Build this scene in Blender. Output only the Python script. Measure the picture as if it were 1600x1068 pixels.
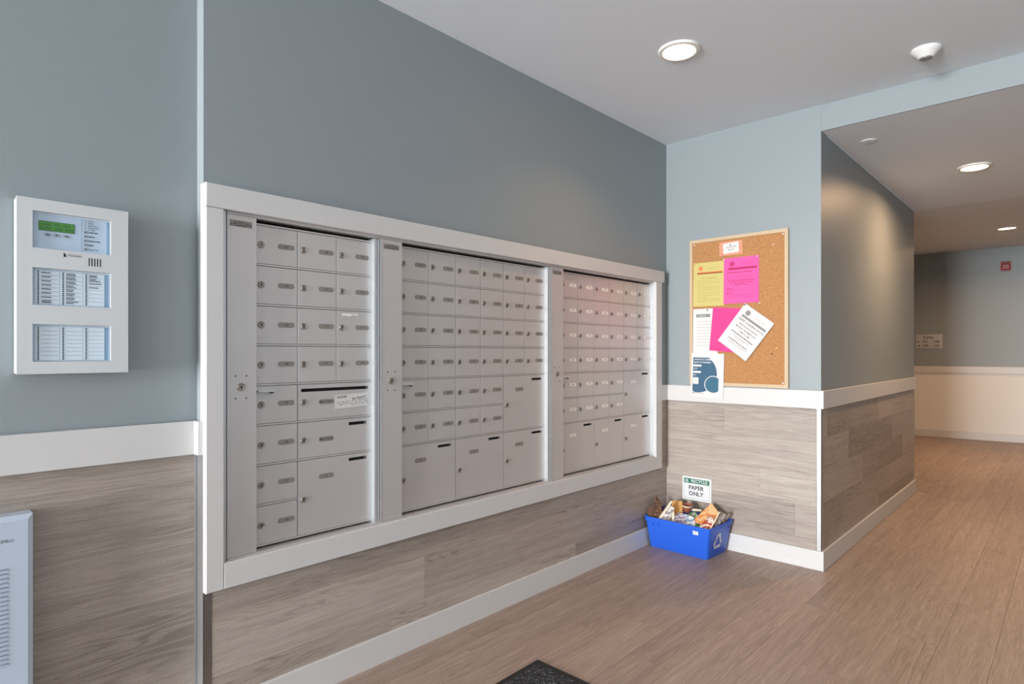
import bpy, math, random
from mathutils import Vector, Euler, Matrix
random.seed(7)
PI = math.pi
for o in list(bpy.data.objects):
    bpy.data.objects.remove(o, do_unlink=True)
S = bpy.context.scene
COL = S.collection

# ------------------------------------------------------------------ camera
cam_d = bpy.data.cameras.new('camera')
cam = bpy.data.objects.new('camera', cam_d)
COL.objects.link(cam)
cam.location = (2.0101, 0.0, 1.22)
cam.rotation_euler = (PI / 2, 0, 0.7538)
cam_d.sensor_fit = 'HORIZONTAL'
cam_d.sensor_width = 36.0
cam_d.lens = 941.61 / 1600 * 36.0
cam_d.shift_y = 16.73 / 1600
cam_d.clip_start = 0.02
S.camera = cam

# ------------------------------------------------------------------ world, daylight, exposure
W = bpy.data.worlds.new('sky')
S.world = W
W.use_nodes = True
bg = W.node_tree.nodes['Background']
bg.inputs['Color'].default_value = (0.62, 0.80, 1.0, 1)
bg.inputs['Strength'].default_value = 1.0

def area(name, loc, rot, sx, sy, power, col):
    L = bpy.data.lights.new(name, 'AREA')
    L.shape = 'RECTANGLE'
    L.size, L.size_y, L.energy, L.color = sx, sy, power, col
    o = bpy.data.objects.new(name, L)
    COL.objects.link(o)
    o.location = loc
    o.rotation_euler = rot
    return o
# daylight entering through the glazed entrance behind the camera
area('daylight_entrance', (1.1, -7.98, 1.25), (PI / 2, 0, 0), 2.0, 2.3, 1230, (0.95, 0.98, 1.0))
# added fill light at an unseen opening on the right, lifting the mailbox wall
area('side_fill', (4.18, 0.6, 1.45), (0, PI / 2, 0), 1.7, 3.2, 10, (0.88, 0.95, 1.0))

S.view_settings.view_transform = 'Standard'
S.view_settings.look = 'None'
S.view_settings.gamma = 1.0
S.view_settings.use_curve_mapping = False
S.view_settings.exposure = 0.0
S.display_settings.display_device = 'sRGB'

DOWNLIGHT_STRENGTH = 14.0
DOWNLIGHT_POWER = 6.0

# ------------------------------------------------------------------ materials
def lin(c):
    return tuple((v / 255 / 12.92) if v / 255 <= 0.04045 else ((v / 255 + 0.055) / 1.055) ** 2.4 for v in c) + (1.0,)

class NT:
    def __init__(s, name):
        s.m = bpy.data.materials.new(name)
        s.m.use_nodes = True
        s.t = s.m.node_tree
        s.b = s.t.nodes['Principled BSDF']
    def n(s, typ, **kw):
        x = s.t.nodes.new(typ)
        for k, v in kw.items():
            setattr(x, k, v)
        return x
    def l(s, a, b):
        s.t.links.new(a, b)
    def set(s, **kw):
        for k, v in kw.items():
            s.b.inputs[k.replace('_', ' ')].default_value = v

MATS = {}
def mat(name, col, rough=0.5, metal=0.0, noise=0.0, nscale=30.0, bump=0.0, spec=None, emit=None, estr=0.0, coat=0.0):
    """plain procedural material: colour broken up by noise, optional fine relief"""
    q = NT(name)
    c = lin(col)
    q.set(Base_Color=c, Roughness=rough, Metallic=metal)
    if spec is not None:
        q.b.inputs['Specular IOR Level'].default_value = spec
    if coat:
        q.b.inputs['Coat Weight'].default_value = coat
    tc = q.n('ShaderNodeTexCoord')
    nz = q.n('ShaderNodeTexNoise')
    nz.inputs['Scale'].default_value = nscale
    nz.inputs['Detail'].default_value = 4
    q.l(tc.outputs['Object'], nz.inputs['Vector'])
    if noise:
        hsv = q.n('ShaderNodeHueSaturation')
        hsv.inputs['Color'].default_value = c
        mr = q.n('ShaderNodeMapRange')
        mr.inputs['To Min'].default_value = 1 - noise
        mr.inputs['To Max'].default_value = 1 + noise
        q.l(nz.outputs['Fac'], mr.inputs['Value'])
        q.l(mr.outputs['Result'], hsv.inputs['Value'])
        q.l(hsv.outputs['Color'], q.b.inputs['Base Color'])
    if bump:
        bp = q.n('ShaderNodeBump')
        bp.inputs['Strength'].default_value = bump
        bp.inputs['Distance'].default_value = 0.002
        q.l(nz.outputs['Fac'], bp.inputs['Height'])
        q.l(bp.outputs['Normal'], q.b.inputs['Normal'])
    if emit:
        q.b.inputs['Emission Color'].default_value = lin(emit)
        q.b.inputs['Emission Strength'].default_value = estr
    MATS[name] = q.m
    return q.m

def wood(name, dark, mid, light, seed, rings=0.26, rough=0.45, tone=0.16, pores=0.22):
    q = NT(name)
    tc = q.n('ShaderNodeTexCoord')
    oi = q.n('ShaderNodeObjectInfo')
    mul = q.n('ShaderNodeMath', operation='MULTIPLY')
    mul.inputs[1].default_value = 37.0 + seed
    q.l(oi.outputs['Random'], mul.inputs[0])
    add = q.n('ShaderNodeVectorMath', operation='ADD')
    q.l(tc.outputs['Object'], add.inputs[0])
    q.l(mul.outputs[0], add.inputs[1])
    def mapped(sx, sy, sz=1.0):
        m = q.n('ShaderNodeMapping')
        m.inputs['Scale'].default_value = (sx, sy, sz)
        q.l(add.outputs[0], m.inputs['Vector'])
        return m
    # broad figure along the board
    m1 = mapped(1.0, 24.0)
    n1 = q.n('ShaderNodeTexNoise')
    n1.inputs['Scale'].default_value = 1.7
    n1.inputs['Detail'].default_value = 5
    n1.inputs['Roughness'].default_value = 0.6
    n1.inputs['Distortion'].default_value = 0.8
    q.l(m1.outputs[0], n1.inputs['Vector'])
    # growth rings (cathedral figure)
    m2 = mapped(0.9, 8.0)
    wv = q.n('ShaderNodeTexNoise')
    wv.inputs['Scale'].default_value = 1.3
    wv.inputs['Detail'].default_value = 2
    q.l(m2.outputs[0], wv.inputs['Vector'])
    ring = q.n('ShaderNodeMath', operation='MULTIPLY')
    ring.inputs[1].default_value = 120.0
    q.l(wv.outputs['Fac'], ring.inputs[0])
    sn0 = q.n('ShaderNodeMath', operation='SINE')
    q.l(ring.outputs[0], sn0.inputs[0])
    sn1 = q.n('ShaderNodeMath', operation='MULTIPLY_ADD')
    sn1.inputs[1].default_value = 0.5
    sn1.inputs[2].default_value = 0.5
    q.l(sn0.outputs[0], sn1.inputs[0])
    sn = q.n('ShaderNodeMath', operation='POWER')
    sn.inputs[1].default_value = 2.5
    q.l(sn1.outputs[0], sn.inputs[0])
    # fine pores
    m3 = mapped(9.0, 330.0)
    n3 = q.n('ShaderNodeTexNoise')
    n3.inputs['Scale'].default_value = 1.0
    n3.inputs['Detail'].default_value = 3
    q.l(m3.outputs[0], n3.inputs['Vector'])
    # where the rings show
    m4 = mapped(0.8, 3.5)
    n4 = q.n('ShaderNodeTexNoise')
    n4.inputs['Scale'].default_value = 1.4
    q.l(m4.outputs[0], n4.inputs['Vector'])
    r4 = q.n('ShaderNodeMapRange')
    r4.inputs['From Min'].default_value = 0.50
    r4.inputs['From Max'].default_value = 0.66
    r4.inputs['To Max'].default_value = rings
    q.l(n4.outputs['Fac'], r4.inputs['Value'])
    rs = q.n('ShaderNodeMath', operation='MULTIPLY')
    q.l(sn.outputs[0], rs.inputs[0])
    q.l(r4.outputs['Result'], rs.inputs[1])
    soft = q.n('ShaderNodeMapRange')
    soft.inputs['To Min'].default_value = 0.24
    soft.inputs['To Max'].default_value = 0.76
    q.l(n1.outputs['Fac'], soft.inputs['Value'])
    n5 = q.n('ShaderNodeTexNoise')
    n5.inputs['Scale'].default_value = 420
    n5.inputs['Detail'].default_value = 2
    q.l(add.outputs[0], n5.inputs['Vector'])
    gr = q.n('ShaderNodeMath', operation='MULTIPLY_ADD')
    gr.inputs[1].default_value = 0.34
    gr.inputs[2].default_value = -0.17
    q.l(n5.outputs['Fac'], gr.inputs[0])
    a0 = q.n('ShaderNodeMath', operation='ADD')
    q.l(soft.outputs['Result'], a0.inputs[0])
    q.l(gr.outputs[0], a0.inputs[1])
    a1 = q.n('ShaderNodeMath', operation='SUBTRACT')
    q.l(a0.outputs[0], a1.inputs[0])
    q.l(rs.outputs[0], a1.inputs[1])
    p3 = q.n('ShaderNodeMapRange')
    p3.inputs['To Min'].default_value = -pores
    p3.inputs['To Max'].default_value = pores
    q.l(n3.outputs['Fac'], p3.inputs['Value'])
    a2 = q.n('ShaderNodeMath', operation='ADD')
    q.l(a1.outputs[0], a2.inputs[0])
    q.l(p3.outputs['Result'], a2.inputs[1])
    tr = q.n('ShaderNodeMapRange')
    tr.inputs['To Min'].default_value = -tone / 2
    tr.inputs['To Max'].default_value = tone / 2
    q.l(oi.outputs['Random'], tr.inputs['Value'])
    a3 = q.n('ShaderNodeMath', operation='ADD')
    q.l(a2.outputs[0], a3.inputs[0])
    q.l(tr.outputs['Result'], a3.inputs[1])
    cr = q.n('ShaderNodeValToRGB')
    e = cr.color_ramp.elements
    e[0].position, e[0].color = 0.22, lin(dark)
    e[1].position, e[1].color = 0.78, lin(light)
    k = e.new(0.5)
    k.color = lin(mid)
    q.l(a3.outputs[0], cr.inputs['Fac'])
    q.l(cr.outputs['Color'], q.b.inputs['Base Color'])
    q.set(Roughness=rough)
    bp = q.n('ShaderNodeBump')
    bp.inputs['Strength'].default_value = 0.12
    bp.inputs['Distance'].default_value = 0.001
    q.l(a2.outputs[0], bp.inputs['Height'])
    q.l(bp.outputs['Normal'], q.b.inputs['Normal'])
    MATS[name] = q.m
    return q.m

paint = mat('blue_grey_paint', (142, 150, 153), 0.45, noise=0.02, nscale=120, bump=0.06)
white_wall = mat('white_wall_paint', (226, 222, 216), 0.5, noise=0.015, nscale=90, bump=0.05)
ceil_m = mat('ceiling_paint', (226, 231, 236), 0.85, noise=0.015, nscale=140, bump=0.08)
trim_m = mat('white_trim_paint', (206, 204, 202), 0.38, noise=0.012, nscale=18, bump=0.03)
alu = mat('satin_aluminium', (196, 195, 196), 0.36, metal=0.85, noise=0.03, nscale=9, bump=0.02)
mail_alu = mat('anodised_aluminium', (208, 204, 202), 0.42, metal=0.5, noise=0.035, nscale=6, bump=0.03)
alu_dark_refl = mat('aluminium_dark_reflection', (150, 140, 133), 0.35, metal=0.8, noise=0.05, nscale=30)  # aluminium corner strip with its dark reflection put into the colour
jamb_alu = mat('bright_aluminium', (214, 218, 220), 0.32, metal=0.6, noise=0.02, nscale=12)
lock_m = mat('lock_nickel', (168, 162, 156), 0.3, metal=0.9, noise=0.06, nscale=300)
key_m = mat('keyway_black', (14, 13, 12), 0.6, noise=0.1)
plate_m = mat('number_plate_grey', (146, 139, 133), 0.45, metal=0.2, noise=0.04, nscale=200)
plate_w = mat('number_plate_pale', (242, 237, 231), 0.5, noise=0.04, nscale=200)
ink = mat('print_ink', (45, 43, 44), 0.6, noise=0.05)
ink_soft = mat('print_ink_grey', (135, 133, 130), 0.6, noise=0.05)
void = mat('dark_void', (10, 10, 10), 0.8, noise=0.1)
slot_grey = mat('slot_tab_grey', (96, 96, 98), 0.5, metal=0.4, noise=0.05)
paper_w = mat('white_paper', (214, 212, 210), 0.7, noise=0.02, nscale=60)
tape_m = mat('white_residue', (245, 245, 244), 0.6, noise=0.08, nscale=400)
panel_m = mat('panel_enamel', (204, 207, 208), 0.34, noise=0.012, nscale=30, bump=0.02)
face_m = mat('panel_face_blue', (184, 203, 222), 0.4, noise=0.015, nscale=40)
strip_m = mat('label_strip_pale', (214, 228, 238), 0.5, noise=0.02, nscale=50)
edge_m = mat('label_edge_blue', (118, 150, 176), 0.5, noise=0.03)
lcd_m = mat('lcd_green', (74, 138, 46), 0.25, noise=0.10, nscale=140, emit=(70, 165, 40), estr=0.03)
lcd_d = mat('lcd_green_dark', (46, 104, 44), 0.3, noise=0.1, nscale=200)
led_m = mat('indicator_dark', (66, 78, 90), 0.3, noise=0.05)
btn_m = mat('button_grey', (150, 162, 172), 0.4, noise=0.03)
heater_m = mat('heater_enamel', (184, 196, 212), 0.3, noise=0.012, nscale=30)
cork_m = None
mat('rubber_border', (30, 30, 33), 0.75, noise=0.15, nscale=200, bump=0.2)
diff_m = mat('lit_diffuser', (255, 250, 240), 0.5, noise=0.01, emit=(255, 208, 150), estr=DOWNLIGHT_STRENGTH)
ring_m = mat('downlight_ring', (236, 233, 228), 0.4, noise=0.01)
plastic_w = mat('white_plastic', (232, 231, 229), 0.35, noise=0.01)
lens_m = mat('sensor_lens_grey', (120, 118, 118), 0.3, noise=0.03)
red_m = mat('alarm_red', (150, 30, 25), 0.35, noise=0.05, nscale=60)
red_d = mat('alarm_red_dark', (112, 16, 14), 0.4, noise=0.05)
bin_m = mat('blue_plastic', (38, 95, 208), 0.38, noise=0.02, nscale=40, bump=0.03)
bin_d = mat('blue_plastic_dark', (20, 52, 140), 0.5, noise=0.04)
green_m = mat('sign_green', (44, 110, 86), 0.45, noise=0.03)
sign_w = mat('sign_white', (218, 219, 220), 0.35, noise=0.01)
steel_sign = mat('brushed_sign', (186, 178, 170), 0.35, metal=0.5, noise=0.05, nscale=40)

w_wall = wood('wall_plank_oak', (130, 119, 110), (162, 150, 140), (186, 175, 165), 3, rings=0.24, tone=0.28, pores=0.30)
w_floor = wood('floor_plank_oak', (126, 109, 98), (156, 136, 123), (182, 163, 150), 11, rings=0.13, rough=0.46, tone=0.09, pores=0.36)

def cork():
    q = NT('cork')
    tc = q.n('ShaderNodeTexCoord')
    v = q.n('ShaderNodeTexVoronoi')
    v.inputs['Scale'].default_value = 330
    n = q.n('ShaderNodeTexNoise')
    n.inputs['Scale'].default_value = 150
    n.inputs['Detail'].default_value = 5
    q.l(tc.outputs['Object'], v.inputs['Vector'])
    q.l(tc.outputs['Object'], n.inputs['Vector'])
    mx = q.n('ShaderNodeMath', operation='MULTIPLY_ADD')
    q.l(v.outputs['Distance'], mx.inputs[0])
    mx.inputs[1].default_value = 0.25
    q.l(n.outputs['Fac'], mx.inputs[2])
    cr = q.n('ShaderNodeValToRGB')
    e = cr.color_ramp.elements
    e[0].position, e[0].color = 0.32, lin((128, 84, 46))
    e[1].position, e[1].color = 0.82, lin((188, 138, 88))
    k = e.new(0.55)
    k.color = lin((168, 118, 72))
    q.l(mx.outputs[0], cr.inputs['Fac'])
    q.l(cr.outputs['Color'], q.b.inputs['Base Color'])
    bp = q.n('ShaderNodeBump')
    bp.inputs['Strength'].default_value = 0.4
    bp.inputs['Distance'].default_value = 0.001
    q.l(mx.outputs[0], bp.inputs['Height'])
    q.l(bp.outputs['Normal'], q.b.inputs['Normal'])
    q.set(Roughness=0.85)
    return q.m
cork_m = cork()

def speckle(name, c0, c1, scale, p0=0.55, p1=0.62, rough=0.9, bump=0.6):
    q = NT(name)
    tc = q.n('ShaderNodeTexCoord')
    n = q.n('ShaderNodeTexNoise')
    n.inputs['Scale'].default_value = scale
    n.inputs['Detail'].default_value = 3
    q.l(tc.outputs['Object'], n.inputs['Vector'])
    cr = q.n('ShaderNodeValToRGB')
    e = cr.color_ramp.elements
    e[0].position, e[0].color = p0, lin(c0)
    e[1].position, e[1].color = p1, lin(c1)
    q.l(n.outputs['Fac'], cr.inputs['Fac'])
    q.l(cr.outputs['Color'], q.b.inputs['Base Color'])
    bp = q.n('ShaderNodeBump')
    bp.inputs['Strength'].default_value = bump
    bp.inputs['Distance'].default_value = 0.003
    q.l(n.outputs['Fac'], bp.inputs['Height'])
    q.l(bp.outputs['Normal'], q.b.inputs['Normal'])
    q.set(Roughness=rough)
    return q.m
mat_pile = speckle('mat_fleck', (22, 22, 27), (104, 106, 112), 190, 0.52, 0.66)
frame_wood = mat('board_frame_oak', (196, 172, 140), 0.5, noise=0.06, nscale=40, bump=0.05)
coral = speckle('coral_pattern_paper', (206, 122, 90), (220, 176, 150), 260, 0.45, 0.6, 0.7, 0.05)

# ------------------------------------------------------------------ mesh builder
class MB:
    def __init__(s):
        s.v, s.f, s.mi, s.mats = [], [], [], []
    def m(s, mt):
        if mt not in s.mats:
            s.mats.append(mt)
        return s.mats.index(mt)
    def add(s, vs, fs, mt):
        o = len(s.v)
        s.v += [tuple(p) for p in vs]
        k = s.m(mt)
        for f in fs:
            s.f.append(tuple(i + o for i in f))
            s.mi.append(k)
        return s
    def box(s, x0, x1, y0, y1, z0, z1, mt):
        vs = [(x, y, z) for x in (x0, x1) for y in (y0, y1) for z in (z0, z1)]
        return s.add(vs, [(0, 1, 3, 2), (4, 6, 7, 5), (0, 4, 5, 1), (2, 3, 7, 6), (0, 2, 6, 4), (1, 5, 7, 3)], mt)
    def cbox(s, x0, x1, y0, y1, z0, z1, c, mt):
        """box whose +z face has chamfered edges"""
        vs = [(x0, y0, z0), (x1, y0, z0), (x1, y1, z0), (x0, y1, z0),
              (x0, y0, z1 - c), (x1, y0, z1 - c), (x1, y1, z1 - c), (x0, y1, z1 - c),
              (x0 + c, y0 + c, z1), (x1 - c, y0 + c, z1), (x1 - c, y1 - c, z1), (x0 + c, y1 - c, z1)]
        fs = [(3, 2, 1, 0), (0, 1, 5, 4), (1, 2, 6, 5), (2, 3, 7, 6), (3, 0, 4, 7),
              (4, 5, 9, 8), (5, 6, 10, 9), (6, 7, 11, 10), (7, 4, 8, 11), (8, 9, 10, 11)]
        return s.add(vs, fs, mt)
    def quad(s, x0, x1, y0, y1, z, mt):
        return s.add([(x0, y0, z), (x1, y0, z), (x1, y1, z), (x0, y1, z)], [(0, 1, 2, 3)], mt)
    def poly(s, pts, z, mt):
        return s.add([(p[0], p[1], z) for p in pts], [tuple(range(len(pts)))], mt)
    def prism(s, pts, z0, z1, mt):
        n = len(pts)
        vs = [(p[0], p[1], z0) for p in pts] + [(p[0], p[1], z1) for p in pts]
        fs = [tuple(range(n - 1, -1, -1)), tuple(range(n, 2 * n))]
        fs += [(i, (i + 1) % n, n + (i + 1) % n, n + i) for i in range(n)]
        return s.add(vs, fs, mt)
    def lathe(s, prof, mt, n=24, cx=0, cy=0, cap0=True, cap1=True):
        """prof: list of (radius, z) turned about z"""
        vs, fs = [], []
        for r, z in prof:
            for i in range(n):
                a = 2 * PI * i / n
                vs.append((cx + r * math.cos(a), cy + r * math.sin(a), z))
        for k in range(len(prof) - 1):
            for i in range(n):
                j = (i + 1) % n
                fs.append((k * n + i, k * n + j, (k + 1) * n + j, (k + 1) * n + i))
        if cap0:
            fs.append(tuple(range(n - 1, -1, -1)))
        if cap1:
            b = (len(prof) - 1) * n
            fs.append(tuple(range(b, b + n)))
        return s.add(vs, fs, mt)
    def capsule(s, x0, x1, y0, y1, z0, z1, mt, n=8):
        r = (y1 - y0) / 2
        cy = (y0 + y1) / 2
        pts = [(x1 - r + r * math.cos(a), cy + r * math.sin(a)) for a in [-PI / 2 + PI * i / n for i in range(n + 1)]]
        pts += [(x0 + r + r * math.cos(a), cy + r * math.sin(a)) for a in [PI / 2 + PI * i / n for i in range(n + 1)]]
        return s.prism(pts, z0, z1, mt)
    def stroke(s, pts, w, z, mt):
        for (x0, y0), (x1, y1) in zip(pts, pts[1:]):
            d = math.hypot(x1 - x0, y1 - y0) or 1e-9
            nx, ny = -(y1 - y0) / d * w / 2, (x1 - x0) / d * w / 2
            s.add([(x0 - nx, y0 - ny, z), (x1 - nx, y1 - ny, z), (x1 + nx, y1 + ny, z), (x0 + nx, y0 + ny, z)], [(0, 1, 2, 3)], mt)
        return s
    def text(s, txt, x, y, h, z, mt, align='CENTER', sx=1.0, rot=0.0, bold=0.0, space=1.0, shear=0.0):
        vs, fs = text_geo(txt, align, bold, space, shear)
        c, q = math.cos(rot), math.sin(rot)
        k = h / 0.73
        s.add([(x + (px * sx * c - py * q) * k, y + (px * sx * q + py * c) * k, z) for px, py in vs], fs, mt)
        return s
    def mesh(s, name):
        me = bpy.data.meshes.new(name)
        me.from_pydata(s.v, [], s.f)
        for mt in s.mats:
            me.materials.append(mt)
        me.polygons.foreach_set('material_index', s.mi)
        me.update()
        return me

_tc = {}
def text_geo(txt, align, bold, space, shear):
    key = (txt, align, bold, space, shear)
    if key in _tc:
        return _tc[key]
    cu = bpy.data.curves.new('lettering', 'FONT')
    cu.body = txt
    cu.align_x = align
    cu.align_y = 'CENTER'
    cu.resolution_u = 2
    cu.offset = bold
    cu.space_character = space
    cu.shear = shear
    cu.fill_mode = 'FRONT'
    o = bpy.data.objects.new('lettering', cu)
    COL.objects.link(o)
    dg = bpy.context.evaluated_depsgraph_get()
    me = bpy.data.meshes.new_from_object(o.evaluated_get(dg))
    vs = [(v.co.x, v.co.y) for v in me.vertices]
    fs = [tuple(p.vertices) for p in me.polygons]
    bpy.data.objects.remove(o, do_unlink=True)
    bpy.data.curves.remove(cu)
    bpy.data.meshes.remove(me)
    _tc[key] = (vs, fs)
    return vs, fs

def link(name, me, parent=None, loc=(0, 0, 0), rot=(0, 0, 0), smooth=False):
    o = bpy.data.objects.new(name, me)
    COL.objects.link(o)
    o.parent = parent
    o.location = loc
    o.rotation_euler = rot
    if smooth and me:
        me.polygons.foreach_set('use_smooth', [True] * len(me.polygons))
        if hasattr(me, 'set_sharp_from_angle'):
            me.set_sharp_from_angle(angle=math.radians(35))
    return o
def ob(name, mb, parent=None, loc=(0, 0, 0), rot=(0, 0, 0), smooth=False):
    return link(name, mb.mesh(name), parent, loc, rot, smooth)
def tag(o, label, cat, group=None):
    o['label'] = label
    o['category'] = cat
    if group:
        o['group'] = group
    return o
def struct(o, label=None, cat=None):
    o['kind'] = 'structure'
    if label:
        o['label'] = label
        o['category'] = cat
    return o
def empty(name, loc, rot=(0, 0, 0)):
    return link(name, None, None, loc, rot)

LW = (PI / 2, 0, PI / 2)     # things on the mailbox wall: local x = +Y, local y = up, local z = out of the wall (+X)
BW = (PI / 2, 0, 0)          # things on the back wall: local x = +X, local y = up, local z = out of the wall (-Y)

# ------------------------------------------------------------------ dimensions
STEP = -0.055          # recessed wall plane
YC = 0.7204            # outside corner where the mailbox wall begins
YB = 3.6542            # back wall
XH = 0.9608            # hall wall
YE = 6.2907            # end of hall wall
HC, HH, HF = 2.61, 2.464, 2.664
BH = 0.1075            # baseboard height
RB, RT = 0.906, 1.007  # chair rail
TK = 0.016             # trim thickness
YF0, YF1 = 10.5504, 10.6573
FSL = (YF1 - YF0) / (1.4818 - 0.2651)
def yfar(x):
    return YF0 + (x - 0.2651) * FSL
FANG = math.atan(FSL)

# ------------------------------------------------------------------ structure: floor
fl = struct(ob('floor', MB().box(-2.6, 4.3, -8.1, 11.0, -0.05, -0.003, w_floor)), 'grey-brown oak plank floor of the lobby and hall', 'floor')
L0, PW = 1.22, 0.18
known = {0: 1.785, 3: 2.385, 4: 2.105, 2: 3.4, 1: 2.9, 5: 2.75, 6: 1.9, 7: 2.5, 8: 3.05}
plank_cache = {}
def plank_mesh(L, w, t, mt, c=0.0007):
    c = 0.0003
    key = (round(L, 4), round(w, 4), t, mt.name)
    if key not in plank_cache:
        plank_cache[key] = MB().cbox(-L / 2, L / 2, -w / 2, w / 2, 0, t, c, mt).mesh('plank')
    return plank_cache[key]
def run(a, b, j0, L=L0):
    """cut [a,b] at joints j0 + k*L"""
    k = math.ceil((a - j0) / L + 1e-6)
    cuts = [a]
    while j0 + k * L < b - 0.02:
        if j0 + k * L > a + 0.02:
            cuts.append(j0 + k * L)
        k += 1
    return list(zip(cuts, cuts[1:] + [b]))
G = 0.0003
row = -5
while True:
    x0 = 0.145 + (row - 1) * PW
    x1 = x0 + PW
    if x0 > 2.74:
        break
    cx = (x0 + x1) / 2
    ya = 0.02 if cx > 0 else YE + 0.0
    if cx > 0 and cx < XH:
        segs = [s for s in run(0.02, YB, known.get(row, random.uniform(0, 1.22)))]
        segs += run(YE, yfar(cx) - 0.002, random.uniform(6, 7.2))
    elif cx < 0 and x1 > 0.02:
        segs = run(0.02, YB, known.get(row, 1.785)) + run(YE, yfar(cx) - 0.002, 7.0)
    elif cx < 0:
        segs = run(YE, yfar(cx) - 0.002, random.uniform(6, 7.2))
    else:
        segs = run(0.02, yfar(cx) - 0.002, known.get(row, random.uniform(0, 1.22)))
    for a, b in segs:
        link('plank', plank_mesh(b - a - 2 * G, PW - 2 * G, 0.003, w_floor), fl, (cx, (a + b) / 2, -0.003), (0, 0, PI / 2))
    row += 1

# ------------------------------------------------------------------ structure: ceilings
struct(ob('ceiling_lobby', MB().box(-0.5, 4.3, -8.1, YB, HC, HC + 0.1, ceil_m)), 'flat white lobby ceiling above the mailboxes', 'ceiling')
cb = MB()
cb.box(XH - 0.001, 4.3, YB + 0.0125, YE, HH, HH + 0.15, ceil_m)
xa, xb = -2.6, 4.3
vs = [(xa, YE, HH), (xb, YE, HH), (xb, yfar(xb), HF), (xa, yfar(xa), HF)]
vs += [(x, y, z + 0.12) for x, y, z in vs]
cb.add(vs, [(0, 3, 2, 1), (4, 5, 6, 7), (0, 1, 5, 4), (1, 2, 6, 5), (2, 3, 7, 6), (3, 0, 4, 7)], ceil_m)
struct(ob('ceiling_hall', cb), 'lower white ceiling of the hall beyond the opening', 'ceiling')

# ------------------------------------------------------------------ structure: walls
UY0, UY1, UZ0, UZ1 = 0.765, 3.50, 0.535, 1.69    # niche for the mailboxes
wm = MB()
wm.box(-0.4, -0.002, YC, UY0, 0, HC, paint)
wm.box(-0.4, -0.002, UY1, YB, 0, HC, paint)
wm.box(-0.4, -0.002, UY0, UY1, 0, UZ0, paint)
wm.box(-0.4, -0.002, UY0, UY1, UZ1, HC, paint)
wm.box(-0.4, -0.2, UY0, UY1, UZ0, UZ1, paint)
wall_mail = struct(ob('wall_mailbox', wm), 'blue-grey wall holding the mailboxes with oak planks below', 'wall')
wall_left = struct(ob('wall_left', MB().box(-0.4, STEP - 0.002, -8.1, YC - 0.0005, 0, HC, paint)), 'slightly recessed blue-grey wall behind the alarm panel', 'wall')
wall_back = struct(ob('wall_back', MB().box(-0.4, XH - 0.002, YB + 0.002, YB + 0.12, 0, HC, paint)), 'blue-grey wall behind the corkboard with pale planks below', 'wall')
wall_hall = struct(ob('wall_hall', MB().box(XH - 0.12, XH - 0.002, YB + 0.1205, YE, 0, HH, paint).box(-2.6, XH - 0.121, YE - 0.12, YE, 0, HH, paint)), 'blue-grey hall side wall lit by the downlights', 'wall')
struct(ob('wall_header', MB().box(XH - 0.0015, 4.2, YB + 0.002, YB + 0.012, HH, HC + 0.02, paint)), 'blue-grey beam across the top of the hall opening', 'wall')
struct(ob('wall_right', MB().box(4.2, 4.3, -8.1, -1.0, 0, HC, paint).box(4.2, 4.3, 2.2, YB, 0, HC, paint)
          .box(4.2, 4.3, -1.0, 2.2, 0, 0.6, paint).box(4.2, 4.3, -1.0, 2.2, 2.3, HC, paint)
          .box(2.78, 4.2, YB + 0.002, YB + 0.12, 0, HH, paint)), 'unseen blue-grey wall with an opening made for the added fill light', 'wall')
struct(ob('wall_hall_right', MB().box(2.78, 2.9, YB + 0.121, 11.0, 0, HF + 0.05, paint)), 'far side wall of the hall', 'wall')
struct(ob('wall_front', MB().box(-0.4, 0.1, -8.1, -8.0, 0, HC, paint).box(2.1, 4.2, -8.1, -8.0, 0, HC, paint)
          .box(0.1, 2.1, -8.1, -8.0, 2.4, HC, paint)), 'blue-grey wall around the glazed entrance', 'wall')
struct(ob('wall_corridor_end', MB().box(-2.7, -2.6, YE - 0.2, 11.0, 0, HF + 0.1, paint)), 'end wall of the side corridor', 'wall')
# far wall: local x along the wall, local y up, local z towards the viewer
FR = (PI / 2, 0, FANG)
far = struct(ob('wall_far', MB().box(-2.9, 3.2, 0, HF + 0.12, -0.1, 0, paint)
                .box(-2.9, 3.2, 0, 0.93, 0, 0.004, white_wall), None, (0.2651, YF0, 0), FR),
             'far hall wall, grey above and white below the rail', 'wall')

# wall planks
def wall_planks(parent, rot, origin, u0, u1, rows, joints, u_of=lambda u: u):
    """rows: list of (v0, v1); planks 5 mm thick proud of the wall"""
    for i, (v0, v1) in enumerate(rows):
        for a, b in run(u0, u1, joints[i % len(joints)]):
            c = Vector(((a + b) / 2, (v0 + v1) / 2, -0.003))
            c = Euler(rot).to_matrix() @ c + Vector(origin)
            link('plank', plank_mesh(b - a - 0.0004, v1 - v0 - 0.0004, 0.005, w_wall), parent, c, rot)
PR = 0.182
rows_mail = [(0.02, 0.183), (0.183, 0.365), (0.365, 0.547)]
wall_planks(wall_mail, LW, (0, 0, 0), YC + 0.003, UY1 + 0.02, rows_mail[:2], [2.648, 1.60])
wall_planks(wall_mail, LW, (0, 0, 0), YC + 0.003, UY1 + 0.02, [(0.365, 0.50)], [1.16])
wall_planks(wall_mail, LW, (0, 0, 0), UY1 + 0.021, YB, [(0.02, 0.183), (0.183, 0.365), (0.365, 0.547), (0.547, 0.729), (0.729, RB + 0.03)], [0.3])
rows_l = [(0.02, 0.092), (0.092, 0.274), (0.274, 0.456), (0.456, 0.638), (0.638, 0.82), (0.82, RB + 0.02)]
wall_planks(wall_left, LW, (STEP, 0, 0), -0.9, YC - 0.001, rows_l, [0.2, -0.3, 0.05, -0.5, -0.1, -0.45])
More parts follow.
